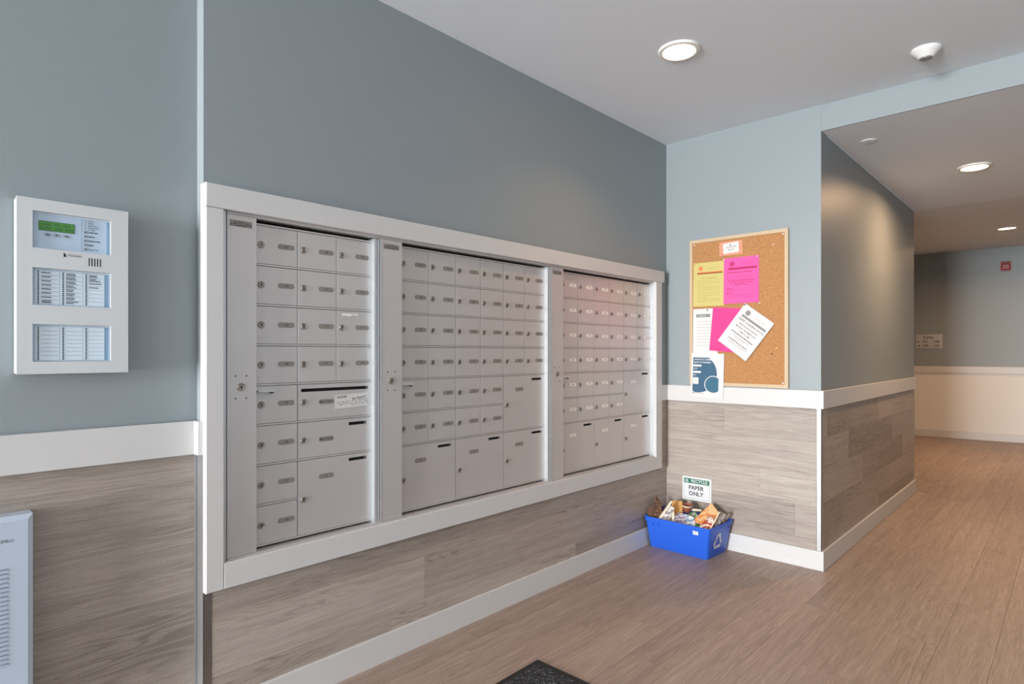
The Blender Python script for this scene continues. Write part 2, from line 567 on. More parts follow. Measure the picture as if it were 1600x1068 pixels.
rows_b = [(0.02, 0.165), (0.165, 0.347), (0.347, 0.529), (0.529, 0.711), (0.711, 0.893), (0.893, RB + 0.02)]
wall_planks(wall_back, BW, (0, YB, 0), 0.002, XH - 0.024, rows_b, [-0.2, -0.4, 0.62, -0.3, 0.4, -0.1])
rows_h = [(0.02, 0.19), (0.19, 0.372), (0.372, 0.554), (0.554, 0.736), (0.736, RB + 0.02)]
wall_planks(wall_hall, LW, (XH, 0, 0), YB + 0.026, YE - 0.004, rows_h, [4.99, 5.31, 4.55, 5.42, 4.98])

# baseboards
def board(name, x0, x1, y0, y1, z0, z1, label, cat='baseboard', mt=trim_m):
    """board with softened edges, built as one mesh in world axes"""
    c = 0.0016
    mb = MB()
    vs = [(x, y, z) for z in (z0, z1 - c) for x, y in ((x0, y0), (x1, y0), (x1, y1), (x0, y1))]
    vs += [(x, y, z1) for x, y in ((x0 + c, y0 + c), (x1 - c, y0 + c), (x1 - c, y1 - c), (x0 + c, y1 - c))]
    fs = [(3, 2, 1, 0)] + [(i, (i + 1) % 4, 4 + (i + 1) % 4, 4 + i) for i in range(4)] + [(4 + i, 4 + (i + 1) % 4, 8 + (i + 1) % 4, 8 + i) for i in range(4)] + [(8, 9, 10, 11)]
    mb.add(vs, fs, mt)
    return struct(ob(name, mb), label, cat)
board('baseboard_mailbox', 0.0022, TK, YC - 0.002, YB - TK, 0, BH, 'white baseboard under the mailbox wall')
board('baseboard_left', STEP + 0.0022, STEP + TK, -8.0, YC - 0.004, 0, BH, 'white baseboard under the recessed wall')
board('baseboard_back', 0.0022, XH + TK, YB - TK, YB - 0.0022, 0, BH, 'white baseboard along the corkboard wall')
board('baseboard_hall', XH + 0.0022, XH + TK, YB - 0.002, YE + 0.004, 0, BH, 'white baseboard along the hall side wall')
struct(ob('baseboard_far', MB().cbox(-2.8, 2.4, 0, 0.108, 0.0041, 0.02, 0.003, trim_m), None, (0.2651, YF0, 0), FR), 'white baseboard of the far hall wall', 'baseboard')
# chair rails
board('trim_1', STEP + 0.0022, STEP + 0.018, -8.0, YC - 0.017, 0.898, 1.003, 'white chair rail under the alarm panel', 'rail')
board('trim_2', STEP + 0.002, -0.0005, YC - 0.0165, YC - 0.0005, 0.898, 1.003, 'short end of the chair rail returning beside the mailbox frame', 'rail')
board('trim_3', 0.0022, TK, 3.553, YB - TK, RB, RT, 'short piece of chair rail between mailbox frame and corner', 'rail')
board('trim_4', 0.0022, XH + TK, YB - TK, YB - 0.0022, RB, RT, 'white chair rail below the corkboard', 'rail')
board('trim_5', XH + 0.0022, XH + TK, YB - 0.002, YE + 0.012, RB, RT, 'white chair rail along the hall side wall', 'rail')
struct(ob('trim_6', MB().cbox(-2.8, 2.4, 0.928, 1.026, 0.0045, 0.022, 0.003, trim_m).cbox(-2.8, 2.4, 0.905, 0.9275, 0.0045, 0.012, 0.002, trim_m), None, (0.2651, YF0, 0), FR), 'white chair rail of the far hall wall', 'rail')
# aluminium corner trims
struct(ob('trim_7', MB().box(-0.0005, 0.0028, YC - 0.0025, YC + 0.0235, BH, 0.47, alu_dark_refl).box(STEP + 0.012, 0.0028, YC - 0.0035, YC - 0.0008, BH, 0.898, alu)
          .box(STEP + 0.0021, STEP + 0.004, YC - 0.010, YC - 0.001, BH, 0.898, alu)), 'aluminium corner strip below the mailbox frame', 'corner strip')
struct(ob('trim_8', MB().box(XH - 0.022, XH + 0.003, YB - 0.0032, YB + 0.0, BH, RB, alu).box(XH - 0.0004, XH + 0.003, YB - 0.0032, YB + 0.0245, BH, RB, alu)), 'aluminium corner strip at the hall corner', 'corner strip')

# mailbox casing
FX = 0.025
fr = MB()
cas = struct(empty('trim_9', (0, 0, 0)), 'broad white casing around the mailboxes', 'casing')
def cboard(y0, y1, z0, z1, x1):
    c = MB().cbox(-(y1 - y0) / 2, (y1 - y0) / 2, -(z1 - z0) / 2, (z1 - z0) / 2, -0.02, x1 - 0.0, 0.002, trim_m)
    return ob('casing_board', c, cas, (0.0, (y0 + y1) / 2, (z0 + z1) / 2), LW)
cboard(0.718, 3.583, 1.679, 1.754, FX + 0.001)
cboard(0.718, 0.7726, 0.465, 1.678, FX)
cboard(3.4775, 3.5515, 0.465, 1.678, FX)
cboard(0.7732, 3.4770, 0.4655, 0.548, FX)

# ------------------------------------------------------------------ mailboxes
DX = -0.02           # door plane
ZT, RP = 1.6537, 0.1367
NX = 0.005           # front of lock plates
def cylinder_lock(r):
    mb = MB()
    mb.lathe([(r, 0), (r, 0.0035), (r * 0.86, 0.0052), (r * 0.7, 0.0046), (r * 0.66, 0.0040)], lock_m, 20)
    mb.box(-r * 0.1, r * 0.1, -r * 0.5, r * 0.12, 0.0040, 0.0046, key_m)
    mb.lathe([(r * 0.22, 0.0040), (r * 0.22, 0.0047)], key_m, 10, cy=r * 0.1)
    return mb.mesh('lock')
door_lock = cylinder_lock(0.0118)
plate_lock = cylinder_lock(0.0135)
for me in (door_lock, plate_lock):
    me.polygons.foreach_set('use_smooth', [len(p.vertices) == 4 for p in me.polygons])
    me.set_sharp_from_angle(angle=math.radians(40))
np_cache = {}
def number_plate(txt, pale):
    if (txt, pale) not in np_cache:
        mb = MB()
        pm = plate_w if pale else plate_m
        mb.capsule(-0.0305, 0.0305, -0.009, 0.009, 0, 0.0012, lock_m if not pale else plate_w)
        mb.capsule(-0.0295, 0.0295, -0.0081, 0.0081, 0.0012, 0.0015, pm)
        mb.text(txt, 0, 0, 0.0078, 0.0017, ink, bold=0.01)
        np_cache[(txt, pale)] = mb.mesh('number_plate')
    return np_cache[(txt, pale)]
door_cache = {}
def door_mesh(w, h, slot=None):
    """slot = (x0, x1, y0, y1) relative to the door's top-left corner"""
    key = (round(w, 4), round(h, 4), slot)
    if key in door_cache:
        return door_cache[key]
    x0, x1, y0, y1 = 0.0013, w - 0.0013, -h + 0.0075, -0.0015
    mb = MB()
    if slot is None:
        mb.cbox(x0, x1, y0, y1, -0.008, 0, 0.0004, mail_alu)
    else:
        a, b, c, d = slot
        for q in ((x0, x1, d, y1), (x0, x1, y0, c), (x0, a, c, d), (b, x1, c, d)):
            mb.box(*q, -0.008, 0, mail_alu)
    door_cache[key] = mb.mesh('mailbox_door')
    return door_cache[key]
slot_cache = {}
def slot_mesh(a, b, c, d):
    key = (round(b - a, 4), round(d - c, 4))
    if key not in slot_cache:
        w, h = b - a, d - c
        mb = MB()
        mb.box(-0.001, w + 0.001, -0.001, h + 0.001, -0.03, -0.026, void)
        for q in ((-0.002, 0, -0.001, h + 0.001), (w, w + 0.002, -0.001, h + 0.001), (0, w, h, h + 0.002), (0, w, -0.002, 0)):
            mb.box(*q, -0.03, -0.0085, void)
        mb.box(w - 0.0085, w - 0.001, 0.001, h - 0.001, -0.006, -0.001, slot_grey)
        slot_cache[key] = mb.mesh('mail_slot')
    return slot_cache[key]

def make_unit(y_plate0, y_plate1, y_d0, y_d1, ncol, layout, y_end, label, pale):
    """layout: list of (col, row, colspan, rowspan, text, slot)"""
    u = tag(empty('mailbox_unit', (0, y_plate0, 0.548), (0, 0, 0)), label, 'mailbox', 'built-in apartment mailbox units')
    def at(name, mb_or_mesh, y, z, x, smooth=False):
        me = mb_or_mesh.mesh(name) if isinstance(mb_or_mesh, MB) else mb_or_mesh
        return link(name, me, u, (x, y - y_plate0, z - 0.548), LW, smooth)
    cw = (y_d1 - y_d0) / ncol
    # body: back, rails between the rows, mullions between columns
    bd = MB()
    W_ = y_end - y_plate0
    bd.box(0, W_, 0.548, 1.679, -0.12, -0.112, void)
    bd.box(0, W_, 0.5485, 0.5540, -0.11, -0.0505, slot_grey)  # inner sill coloured grey for the shade under the doors
    bd.box(0, W_, 1.662, 1.679, -0.11, -0.05, void)
    d0 = y_d0 - y_plate0
    d1 = y_d1 - y_plate0
    bd.box(d0, d1, ZT, ZT + 0.0055, -0.03, DX + 0.001, mail_alu)
    bd.box(d0 - 0.004, d1, ZT - 8 * RP, ZT + 0.002, -0.034, -0.030, void)
    at('body', MB_shift(bd), y_plate0, 0, 0)
    spans = {}
    for c, r, cs, rs, t, sl in layout:
        for k in range(rs):
            for j in range(cs):
                spans[(c + j, r + k)] = (c, r)
    for r in range(1, 9):
        z = ZT - r * RP
        c = 0
        while c < ncol:
            if r < 8 and spans.get((c, r - 1)) == spans.get((c, r)):
                c += 1
                continue
            e_ = c
            while e_ < ncol and not (r < 8 and spans.get((e_, r - 1)) == spans.get((e_, r))):
                e_ += 1
            at('row_rail', MB().box(d0 + c * cw, d0 + e_ * cw, z + 0.0005, z + 0.0062, -0.03, DX - 0.0002, mail_alu), y_plate0, 0, 0)
            c = e_
    hd = MB()
    hd.box(0, W_, 1.6715, 1.6785, -0.045, NX, mail_alu)
    hd.box(0, W_, 1.6698, 1.6715, -0.012, NX - 0.004, mail_alu)
    at('header_track', hd, y_plate0, 0, 0)
    sl_ = MB().box(0, W_, 0.5486, 0.5530, -0.05, NX + 0.004, mail_alu)
    at('sill_track', sl_, y_plate0, 0, 0)
    # right jamb: stacked aluminium profiles
    jb = MB()
    j0 = d1
    jb.box(j0 - 0.001, j0 + 0.0105, 0.553, 1.667, -0.05, NX - 0.003, jamb_alu)
    jb.box(j0 + 0.0105, j0 + 0.0140, 0.553, 1.667, -0.05, NX - 0.014, slot_grey)  # groove coloured grey for the shade between the profiles
    jb.box(j0 + 0.0140, j0 + 0.0205, 0.553, 1.667, -0.05, NX - 0.001, jamb_alu)
    jb.box(j0 + 0.0205, j0 + 0.0245, 0.553, 1.667, -0.05, NX - 0.012, slot_grey)  # second groove, shade put into its grey as well
    jb.box(j0 + 0.0245, max(j0 + 0.028, W_), 0.553, 1.667, -0.05, NX + 0.001, jamb_alu)
    at('jamb', jb, y_plate0, 0, 0)
    # lock plate
    pw = y_plate1 - y_plate0
    lp = at('lock_plate', MB().cbox(0.0, pw, 0.5535, 1.6705, -0.045, NX, 0.0008, mail_alu), y_plate0, 0, 0)
    # sub-parts of the lock plate live in the plate's own frame
    link('lock', plate_lock, lp, (pw * 0.46, 1.1073, NX), (0, 0, 0))
    for dx, dz in ((-0.0175, 0.0365), (0.0175, 0.0365), (-0.0175, -0.0373), (0.0175, -0.0373)):
        link('screw', screw_me, lp, (pw * 0.46 + dx, 1.1073 + dz, NX))
    link('plaque', plaque_me, lp, (pw * 0.46, 1.643, NX))
    hl = at('pull_tab', MB().cbox(0, 0.060, -0.0035, 0.0035, -0.004, 0.016, 0.001, jamb_alu).box(0.048, 0.058, -0.010, -0.0035, -0.002, 0.006, slot_grey), y_d0 + 0.004, 1.0895, DX + 0.0045)
    # doors
    for c, r, cs, rs, t, sl in layout:
        w, h = cs * cw, rs * RP
        slot = None
        if sl == 'small':
            slot = (w - 0.1015, w - 0.0235, -0.0275, -0.0155)
        elif sl == 'long':
            slot = (0.0135, w - 0.0150, -0.0285, -0.0165)
        d = at('mailbox_door', door_mesh(w, h, slot), y_d0 + c * cw, ZT - r * RP, DX)
        if rs == 2:
            lz = -0.1415
        else:
            lz = -0.0655
        link('lock', door_lock, d, (0.0225, lz, 0), (0, 0, random.uniform(-0.25, 0.25)))
        if sl:
            lx, ly = 0.1125, -0.068
            if sl == 'small':
                ly = -0.0685
        else:
            lx, ly = 0.1120, -0.0632
        link('number_plate', number_plate(t, pale), d, (lx, ly, 0), (0, 0, 0))
        if slot:
            link('mail_slot', slot_mesh(*slot), d, (slot[0], slot[2], 0))
        if sl == 'long':
            u['_slot_door'] = d.name
    return u
def MB_shift(m):
    return m
screw_me = MB().lathe([(0.0030, 0), (0.0030, 0.0006), (0.0018, 0.0009)], slot_grey, 10).mesh('screw')
pq = MB()
pq.box(-0.037, 0.037, -0.0105, 0.0105, 0, 0.0006, plate_m)
pq.box(-0.0355, 0.0355, -0.0090, 0.0090, 0.0006, 0.0008, plate_m)
pq.poly([(-0.033, -0.004), (-0.028, -0.004), (-0.0305, 0.003)], 0.0010, ink)
pq.poly([(0.028, -0.004), (0.033, -0.004), (0.0305, 0.003)], 0.0010, ink)
for a in (-0.024, -0.021, -0.017, 0.017, 0.020, 0.024):
    pq.quad(a, a + 0.0018, -0.004, 0.004, 0.0010, ink)
pq.stroke([(-0.013, -0.006), (0.013, -0.006), (0.013, 0.006), (-0.013, 0.006), (-0.013, -0.006)], 0.0014, 0.0010, ink)
pq.stroke([(-0.009, -0.003), (-0.004, 0.003), (0.0, -0.003), (0.004, 0.003), (0.009, -0.003)], 0.0014, 0.0010, ink)
pq.quad(-0.033, 0.033, -0.0076, -0.0066, 0.0010, ink)
plaque_me = pq.mesh('plaque')

lay1 = []
n = 101
for r in range(8):
    lay1.append((0, r, 1, 1, str(101 + r), None))
for c in (1, 2):
    for r in range(4):
        lay1.append((c, r, 1, 1, str(109 + (c - 1) * 4 + r), None))
lay1 += [(1, 4, 2, 1, 'MAIL ONLY', 'long'), (1, 5, 2, 1, 'MAIL ONLY', 'small'), (1, 6, 2, 2, 'P1', 'small')]
def lay_wide(nums, p0):
    L = []
    it = iter(nums)
    for c in range(4):
        for r in range(6):
            L.append((c, r, 1, 1, str(next(it)), None))
    for c in (4, 5):
        for r in range(4):
            L.append((c, r, 1, 1, str(next(it)), None))
    L += [(4, 4, 2, 2, 'P%d' % p0, 'small')]
    for k in range(3):
        L.append((2 * k, 6, 2, 2, 'P%d' % (p0 + 1 + k), 'small'))
    return L
suite = list(range(117, 123)) + list(range(201, 223)) + list(range(301, 323)) + list(range(401, 423))
u1 = make_unit(0.7905, 0.8860, 0.890, 1.353, 3, lay1, 1.3825,
               'narrow mailbox unit at the left end, with a long outgoing slot and handwritten note', False)
u2 = make_unit(1.3835, 1.4825, 1.484, 2.4107, 6, lay_wide(suite[:32], 2), 2.4385,
               'wide mailbox unit in the middle, six columns with grey number plates', False)
u3 = make_unit(2.4395, 2.5375, 2.541, 3.4759, 6, lay_wide(suite[32:], 6), 3.4985,
               'wide mailbox unit at the right end beside the corner, pale number plates', True)
for u in (u1, u2, u3):
    if '_slot_door' in u:
        del u['_slot_door']
# filler strip between casing and first lock plate
struct(ob('trim_10', MB().box(-0.05, 0.006, 0.7745, 0.7780, 0.549, 1.678, void).box(-0.05, 0.007, 0.7785, 0.7845, 0.549, 1.678, jamb_alu).box(-0.05, -0.002, 0.785, 0.790, 0.549, 1.678, mail_alu)),
       'thin aluminium edge strip between casing and first lock plate', 'strip')

# handwritten note and residue on the first unit
nt = MB()
nt.box(-0.0725, 0.0725, -0.0262, 0.0262, 0, 0.0005, paper_w)
nt.text('PLEASE', -0.042, 0.0165, 0.0085, 0.0008, ink, sx=1.1, rot=0.03, shear=0.1, bold=0.008)
nt.text('No Flyers!!', 0.030, 0.008, 0.0095, 0.0008, ink, rot=0.10, shear=0.2, bold=0.01)
for y0, x0, x1, sd in ((-0.0045, -0.062, 0.060, 1), (-0.0120, -0.055, 0.062, 2), (-0.0190, 0.0, 0.066, 3)):
    rr = random.Random(sd)
    x = x0
    while x < x1:
        wl = rr.uniform(0.009, 0.019)
        pts = []
        k = 0
        while k * 0.0022 < wl:
            pts.append((x + k * 0.0022, y0 + (x + 0.06) * 0.03 + (rr.uniform(0.001, 0.0038) if k % 2 else rr.uniform(-0.0012, 0.0006))))
            k += 1
        nt.stroke(pts, 0.0009, 0.0008, ink)
        x += wl + 0.006
tag(ob('handwritten_note', nt, None, (DX + 0.0016, 1.2632, 1.0373), (PI / 2, 0, PI / 2)), 'white handwritten note taped to the mailbox door with the long slot', 'note')
bpy.data.objects['handwritten_note'].rotation_euler = (Matrix.Rotation(PI / 2, 3, 'Z') @ Matrix.Rotation(PI / 2, 3, 'X') @ Matrix.Rotation(0.035, 3, 'Z')).to_euler()
rs = MB()
rr = random.Random(5)
top = [(i * 0.0071, 0.0045 + rr.uniform(-0.0012, 0.001)) for i in range(11)]
bot = [(i * 0.0071, (-0.0035 if i < 6 else 0.0005) + rr.uniform(-0.0012, 0.001)) for i in range(10, -1, -1)]
rs.prism(top + bot, 0, 0.0004, tape_m)
tag(ob('tape_residue', rs, None, (DX + 0.0004, 1.2229, 1.3640), LW), 'torn strip of white tape left on a mailbox door', 'tape')

# ------------------------------------------------------------------ fire alarm panel
PX = 0.0
fp = tag(empty('alarm_panel', (STEP + 0.003, 0.262, 1.165), LW), 'white fire alarm panel with green display on the recessed wall', 'alarm panel')
PWd, PHt, PD = 0.2495, 0.462, 0.052
wins = [(0.0315, 0.2080, 0.3330, 0.4310), (0.0315, 0.2080, 0.1815, 0.2810), (0.0315, 0.2080, 0.0310, 0.1310)]
pb = MB()
pb.box(0, PWd, 0, PHt, -0.002, PD - 0.012, panel_m)
ob('cabinet', pb, fp)
dr = MB()
ys = [0.0] + sorted(sum([[w[2], w[3]] for w in wins], [])) + [PHt]
e = 0.0022
dr.box(-0.0015, wins[0][0], -0.0015, PHt + 0.0015, PD - 0.0118, PD, panel_m)
dr.box(wins[0][1], PWd + 0.0015, -0.0015, PHt + 0.0015, PD - 0.0118, PD, panel_m)
for a, b in ((-0.0015, ys[1]), (ys[2], ys[3]), (ys[4], ys[5]), (ys[6], PHt + 0.0015)):
    dr.box(wins[0][0], wins[0][1], a, b, PD - 0.0118, PD, panel_m)
door = ob('panel_door', dr, fp)
vn = MB()
for i in range(5):
    vn.box(0.155 + i * 0.0066, 0.1572 + i * 0.0066, 0.2965, 0.3185, PD, PD + 0.0004, void)
ob('vent_slots', vn, door)
lg = MB()
lg.quad(0.098, 0.1395, 0.3155, 0.3275, PD + 0.0003, panel_m)
lg.poly([(0.098, 0.3155), (0.1045, 0.3155), (0.1035, 0.322), (0.098, 0.3275)], PD + 0.0006, ink)
lg.text('NWARDING', 0.1235, 0.3200, 0.0042, PD + 0.0006, ink, sx=0.95, bold=0.01)
lg.quad(0.107, 0.139, 0.3245, 0.3250, PD + 0.0006, ink_soft)
ob('maker_label', lg, door)
ob('cam_lock', MB().lathe([(0.0055, 0), (0.0055, 0.004), (0.004, 0.005)], lock_m, 14), fp, (PWd, 0.226, PD - 0.022), (0, PI / 2, 0))
ZW = PD - 0.0105
def panel_window(w, kind):
    x0, x1, y0, y1 = w
    fm = MB()
    fm.box(x0 + 0.0005, x1 - 0.0005, y0 + 0.0005, y1 - 0.0005, PD - 0.0119, ZW, face_m)
    fm.box(x0 + 0.0005, x1 - 0.0005, y1 - 0.0035, y1 - 0.0005, ZW, ZW + 0.002, strip_m)
    base = ob('display_face' if kind == 0 else 'zone_board', fm, fp)
    if kind == 0:
        lc = MB()
        lc.box(0.0455, 0.1245, 0.3825, 0.4085, ZW, ZW + 0.0012, lcd_d)
        lc.quad(0.0475, 0.1225, 0.3845, 0.4065, ZW + 0.0014, lcd_m)
        for r in range(2):
            for i in range(16):
                if (i * 7 + r * 3) % 5:
                    xx = 0.0495 + i * 0.0045
                    lc.quad(xx, xx + 0.0028, 0.3868 + (1 - r) * 0.0098, 0.3930 + (1 - r) * 0.0098, ZW + 0.0016, lcd_d)
        ob('lcd_screen', lc, base)
        for i, ch in enumerate('^v<'):
            bt = MB().cbox(-0.0075, 0.0075, -0.0034, 0.0034, 0, 0.0018, 0.0005, btn_m)
            pts = {0: [(-0.003, -0.002), (0.003, -0.002), (0, 0.0022)], 1: [(-0.003, 0.002), (0, -0.0022), (0.003, 0.002)], 2: [(0.003, -0.002), (0.003, 0.002), (-0.003, 0)]}[i]
            bt.poly(pts, 0.0020, ink)
            ob('key', bt, base, (0.0650 + i * 0.0200, 0.3728, ZW))
        sp = MB().quad(0.1405, 0.1415, y0 + 0.002, y1 - 0.004, ZW + 0.0006, edge_m)
        sp.box(x1 - 0.008, x1 - 0.001, y0 + 0.002, y1 - 0.004, ZW, ZW + 0.0008, edge_m)
        for i, t in enumerate(('Power', 'Alarm', 'Supervisory', 'Ground Fault', 'Trouble')):
            sp.text(t, 0.1560, 0.4225 - i * 0.0060, 0.0036, ZW + 0.0008, ink, 'LEFT', bold=0.01)
            sp.lathe([(0.0014, ZW + 0.0002), (0.0014, ZW + 0.0009)], ink_soft, 8, 0.1495, 0.4225 - i * 0.0060)
        ob('indicator_legend', sp, base)
        for i in range(5):
            bt = MB().cbox(-0.0060, 0.0060, -0.0036, 0.0036, 0, 0.0016, 0.0005, btn_m)
            bt.quad(-0.002, 0.002, -0.001, 0.001, 0.0018, ink)
            for k, wd in enumerate((0.021, 0.013, 0.026, 0.010, 0.021)):
                if k == i and i < 4:
                    bt.quad(0.0085, 0.0085 + wd * 0.5, -0.0010, 0.0012, 0.0004, ink)
                    bt.quad(0.0085 + wd * 0.55, 0.0085 + wd, -0.0010, 0.0012, 0.0004, ink)
            if i == 4:
                bt.text('Lamp Test', 0.0085, 0, 0.0036, 0.0004, ink, 'LEFT', bold=0.01)
            ob('key', bt, base, (0.1500, 0.3910 - i * 0.0118, ZW))
    else:
        cols = [(0.0385, 0.0905), (0.0925, 0.1435), (0.1450, 0.1940)]
        texts = [[(0.55,), (0.6,), (0.6,), (0.62,), (0.6,), (0.62,), (0.62,), (0.6, 0.66)],
                 [(0.62, 0.68), (0.6, 0.7), (0.6, 0.7), (0.5, 0.7), (0.5, 0.45), (0.6, 0.5), (0.6, 0.55), (0.85, 0.5)],
                 [(0.6, 0.62), (0.55, 0.85), (0.92,), (0.7,)] + [()] * 4]
        for ci, (a, b) in enumerate(cols):
            cm = MB()
            cm.box(a, b, y0 + 0.004, y1 - 0.006, ZW, ZW + 0.0010, strip_m)
            H = (y1 - y0 - 0.012) / 8
            for r in range(8):
                yy = y1 - 0.007 - (r + 1) * H
                cm.quad(a + 0.0125, b - 0.003, yy - 0.0002, yy + 0.0007, ZW + 0.0012, edge_m if r < 7 else strip_m)
                if kind == 1:
                    ln = texts[ci][r]
                    for li, wd in enumerate(ln):
                        ty = yy + H * (0.62 if len(ln) == 1 else (0.72 if li == 0 else 0.34))
                        xx = a + 0.0130
                        end = xx + wd * (b - a - 0.018)
                        rr = random.Random(ci * 31 + r * 5 + li)
                        while xx < end:
                            wl = rr.uniform(0.0012, 0.0032)
                            cm.quad(xx, min(xx + wl, end), ty - 0.0013, ty + 0.0013, ZW + 0.0014, ink)
                            xx += wl + 0.0006
            cm2 = ob('label_strip', cm, base)
            ld = MB()
            for r in range(16):
                ld.lathe([(0.0022, ZW + 0.001), (0.0022, ZW + 0.0018), (0.0012, ZW + 0.0022)], led_m, 8, a + 0.006, y1 - 0.0095 - r * (y1 - y0 - 0.0165) / 15)
            ob('indicator_lamps', ld, base)
        ob('edge_strip', MB().box(0.1945, x1 - 0.004, y0 + 0.003, y1 - 0.005, ZW, ZW + 0.0012, edge_m), base)
for i, w in enumerate(wins):
    panel_window(w, i)

# ------------------------------------------------------------------ wall heater
ht = tag(empty('wall_heater', (STEP + 0.003, -0.10, 0.26), LW), 'white louvred wall heater at the left edge below the chair rail', 'heater')
HWd, HHt, HD = 0.395, 0.537, 0.058
hb = MB()
B_ = 0.012
vs = [(0, 0, 0), (HWd, 0, 0), (HWd, HHt, 0), (0, HHt, 0), (0, 0, HD - B_), (HWd, 0, HD - B_), (HWd, HHt, HD - B_), (0, HHt, HD - B_),
      (B_, B_, HD), (HWd - B_, B_, HD), (HWd - B_, HHt - B_, HD), (B_, HHt - B_, HD)]
hb.add(vs, [(0, 1, 5, 4), (1, 2, 6, 5), (2, 3, 7, 6), (3, 0, 4, 7), (4, 5, 9, 8), (5, 6, 10, 9), (6, 7, 11, 10), (7, 4, 8, 11), (8, 9, 10, 11), (3, 2, 1, 0)], heater_m)
ob('cover', hb, ht)
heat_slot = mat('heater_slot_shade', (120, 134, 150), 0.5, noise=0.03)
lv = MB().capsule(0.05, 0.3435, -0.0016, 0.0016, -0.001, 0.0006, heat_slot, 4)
lv.box(0.052, 0.342, -0.0048, -0.0018, 0, 0.0018, heater_m)
lvm = lv.mesh('louvre')
for i in range(22):
    link('louvre', lvm, ht, (0, 0.404 - i * 0.0115, HD))
ob('maker_name', MB().text('EPRO', 0.3555, 0.4755, 0.0085, HD + 0.0004, slot_grey, 'RIGHT', sx=1.15), ht)

# ------------------------------------------------------------------ corkboard and notices
cbd = tag(empty('corkboard', (0.1767, YB - 0.002, 1.0125), BW), 'cork notice board in a pale wooden frame on the back wall', 'notice board')
CW, CH = 0.612, 0.930
fw_ = 0.020
ob('cork_sheet', MB().box(0.005, CW - 0.005, 0.005, CH - 0.005, 0, 0.012, cork_m), cbd)
ob('frame_rail', MB().prism([(0, 0), (CW, 0), (CW - fw_, fw_), (fw_, fw_)], 0, 0.018, frame_wood), cbd)
ob('frame_rail', MB().prism([(0, CH), (fw_, CH - fw_), (CW - fw_, CH - fw_), (CW, CH)], 0, 0.018, frame_wood), cbd)
ob('frame_rail', MB().prism([(0, 0), (fw_, fw_), (fw_, CH - fw_), (0, CH)], 0, 0.018, frame_wood), cbd)
ob('frame_rail', MB().prism([(CW, 0), (CW, CH), (CW - fw_, CH - fw_), (CW - fw_, fw_)], 0, 0.018, frame_wood), cbd)
for a, b in ((0.030, 0.030), (CW - 0.030, 0.030), (0.030, CH - 0.030), (CW - 0.030, CH - 0.030)):
    link('screw', MB().lathe([(0.0045, 0), (0.0045, 0.0012), (0.002, 0.002)], plastic_w, 12).mesh('screw'), cbd, (a, b, 0.012))

def curved_sheet(mb, w, h, mt, amp=0.003, curl=0.0, thick=0.0004, nx=10, ny=8):
    """a sheet with gentle waves, front and back faces plus edges; returns height function"""
    def zf(x, y):
        return amp * (0.5 + 0.5 * math.sin(3.1 * x / w + 1.3)) * (1 - y / h) + curl * (abs(x / w - 0.5) * 2) ** 3 * (1 - y / h)
    vs, fs = [], []
    for k in (0, 1):
        for j in range(ny + 1):
            for i in range(nx + 1):
                x, y = w * i / nx, h * j / ny
                vs.append((x, y, zf(x, y) + (thick if k else 0)))
    N = (nx + 1) * (ny + 1)
    for j in range(ny):
        for i in range(nx):
            a = j * (nx + 1) + i
            fs.append((N + a, N + a + 1, N + a + nx + 2, N + a + nx + 1))
            fs.append((a + nx + 1, a + nx + 2, a + 1, a))
    for i in range(nx):
        fs.append((i, i + 1, N + i + 1, N + i))
        a = ny * (nx + 1) + i
        fs.append((a + 1, a, N + a, N + a + 1))
    for j in range(ny):
        a = j * (nx + 1)
        fs.append((a + nx + 1, a, N + a, N + a + nx + 1))
        a += nx
        fs.append((a, a + nx + 1, N + a + nx + 1, N + a))
    mb.add(vs, fs, mt)
    return lambda x, y: zf(x, y) + thick + 0.0003
class Page(MB):
    """a sheet whose print follows the sheet's waves"""
    def __init__(s, w, h, mt, **kw):
        super().__init__()
        s.w, s.h = w, h
        s.zf = curved_sheet(s, w, h, mt, **kw)
        s.n0 = len(s.v)
    def done(s):
        for i in range(s.n0, len(s.v)):
            x, y, z = s.v[i]
            s.v[i] = (x, y, s.zf(x, y) + z)
        return s
    def lines(s, x0, x1, y, hgt, mt, seed, centre=False, frac=1.0):
        rr = random.Random(seed)
        tot = (x1 - x0) * frac
        a = (x0 + x1) / 2 - tot / 2 if centre else x0
        b = a + tot
        while a < b:
            wl = rr.uniform(0.006, 0.018)
            s.quad(a, min(a + wl, b), y - hgt / 2, y + hgt / 2, 0.0, mt)
            a += wl + 0.0028
    def place(s, name, u, v, rot, depth, label, cat):
        s.done()
        o = ob(name, s)
        M = Matrix.Translation((0.1767 + u, YB - 0.002 - depth, 1.0125 + v)) @ Euler(BW).to_matrix().to_4x4() @ Matrix.Rotation(rot, 4, 'Z')
        o.matrix_world = M
        return tag(o, label, cat, 'papers pinned to the corkboard')

yel_p = mat('yellow_paper', (198, 184, 112), 0.7, noise=0.02, nscale=60)
pink_p = mat('pink_paper', (236, 84, 156), 0.7, noise=0.02, nscale=60)
mag_p = mat('magenta_paper', (232, 58, 134), 0.7, noise=0.03, nscale=30)
y_ink = mat('yellow_sheet_print', (150, 132, 72), 0.7, noise=0.05)
p_ink = mat('pink_sheet_print', (190, 44, 112), 0.7, noise=0.05)
br_ink = mat('brown_banner', (146, 76, 22), 0.7, noise=0.1, nscale=80)
or_ink = mat('orange_banner', (224, 130, 74), 0.7, noise=0.1, nscale=80)
pk_ink = mat('dark_pink_banner', (176, 20, 88), 0.7, noise=0.1, nscale=80)
gr_ink = mat('grey_banner', (132, 132, 130), 0.7, noise=0.15, nscale=80)
blue_f = mat('flyer_blue', (42, 84, 112), 0.5, noise=0.08, nscale=40)
blue_g = mat('flyer_teal', (36, 92, 116), 0.5, noise=0.22, nscale=120)
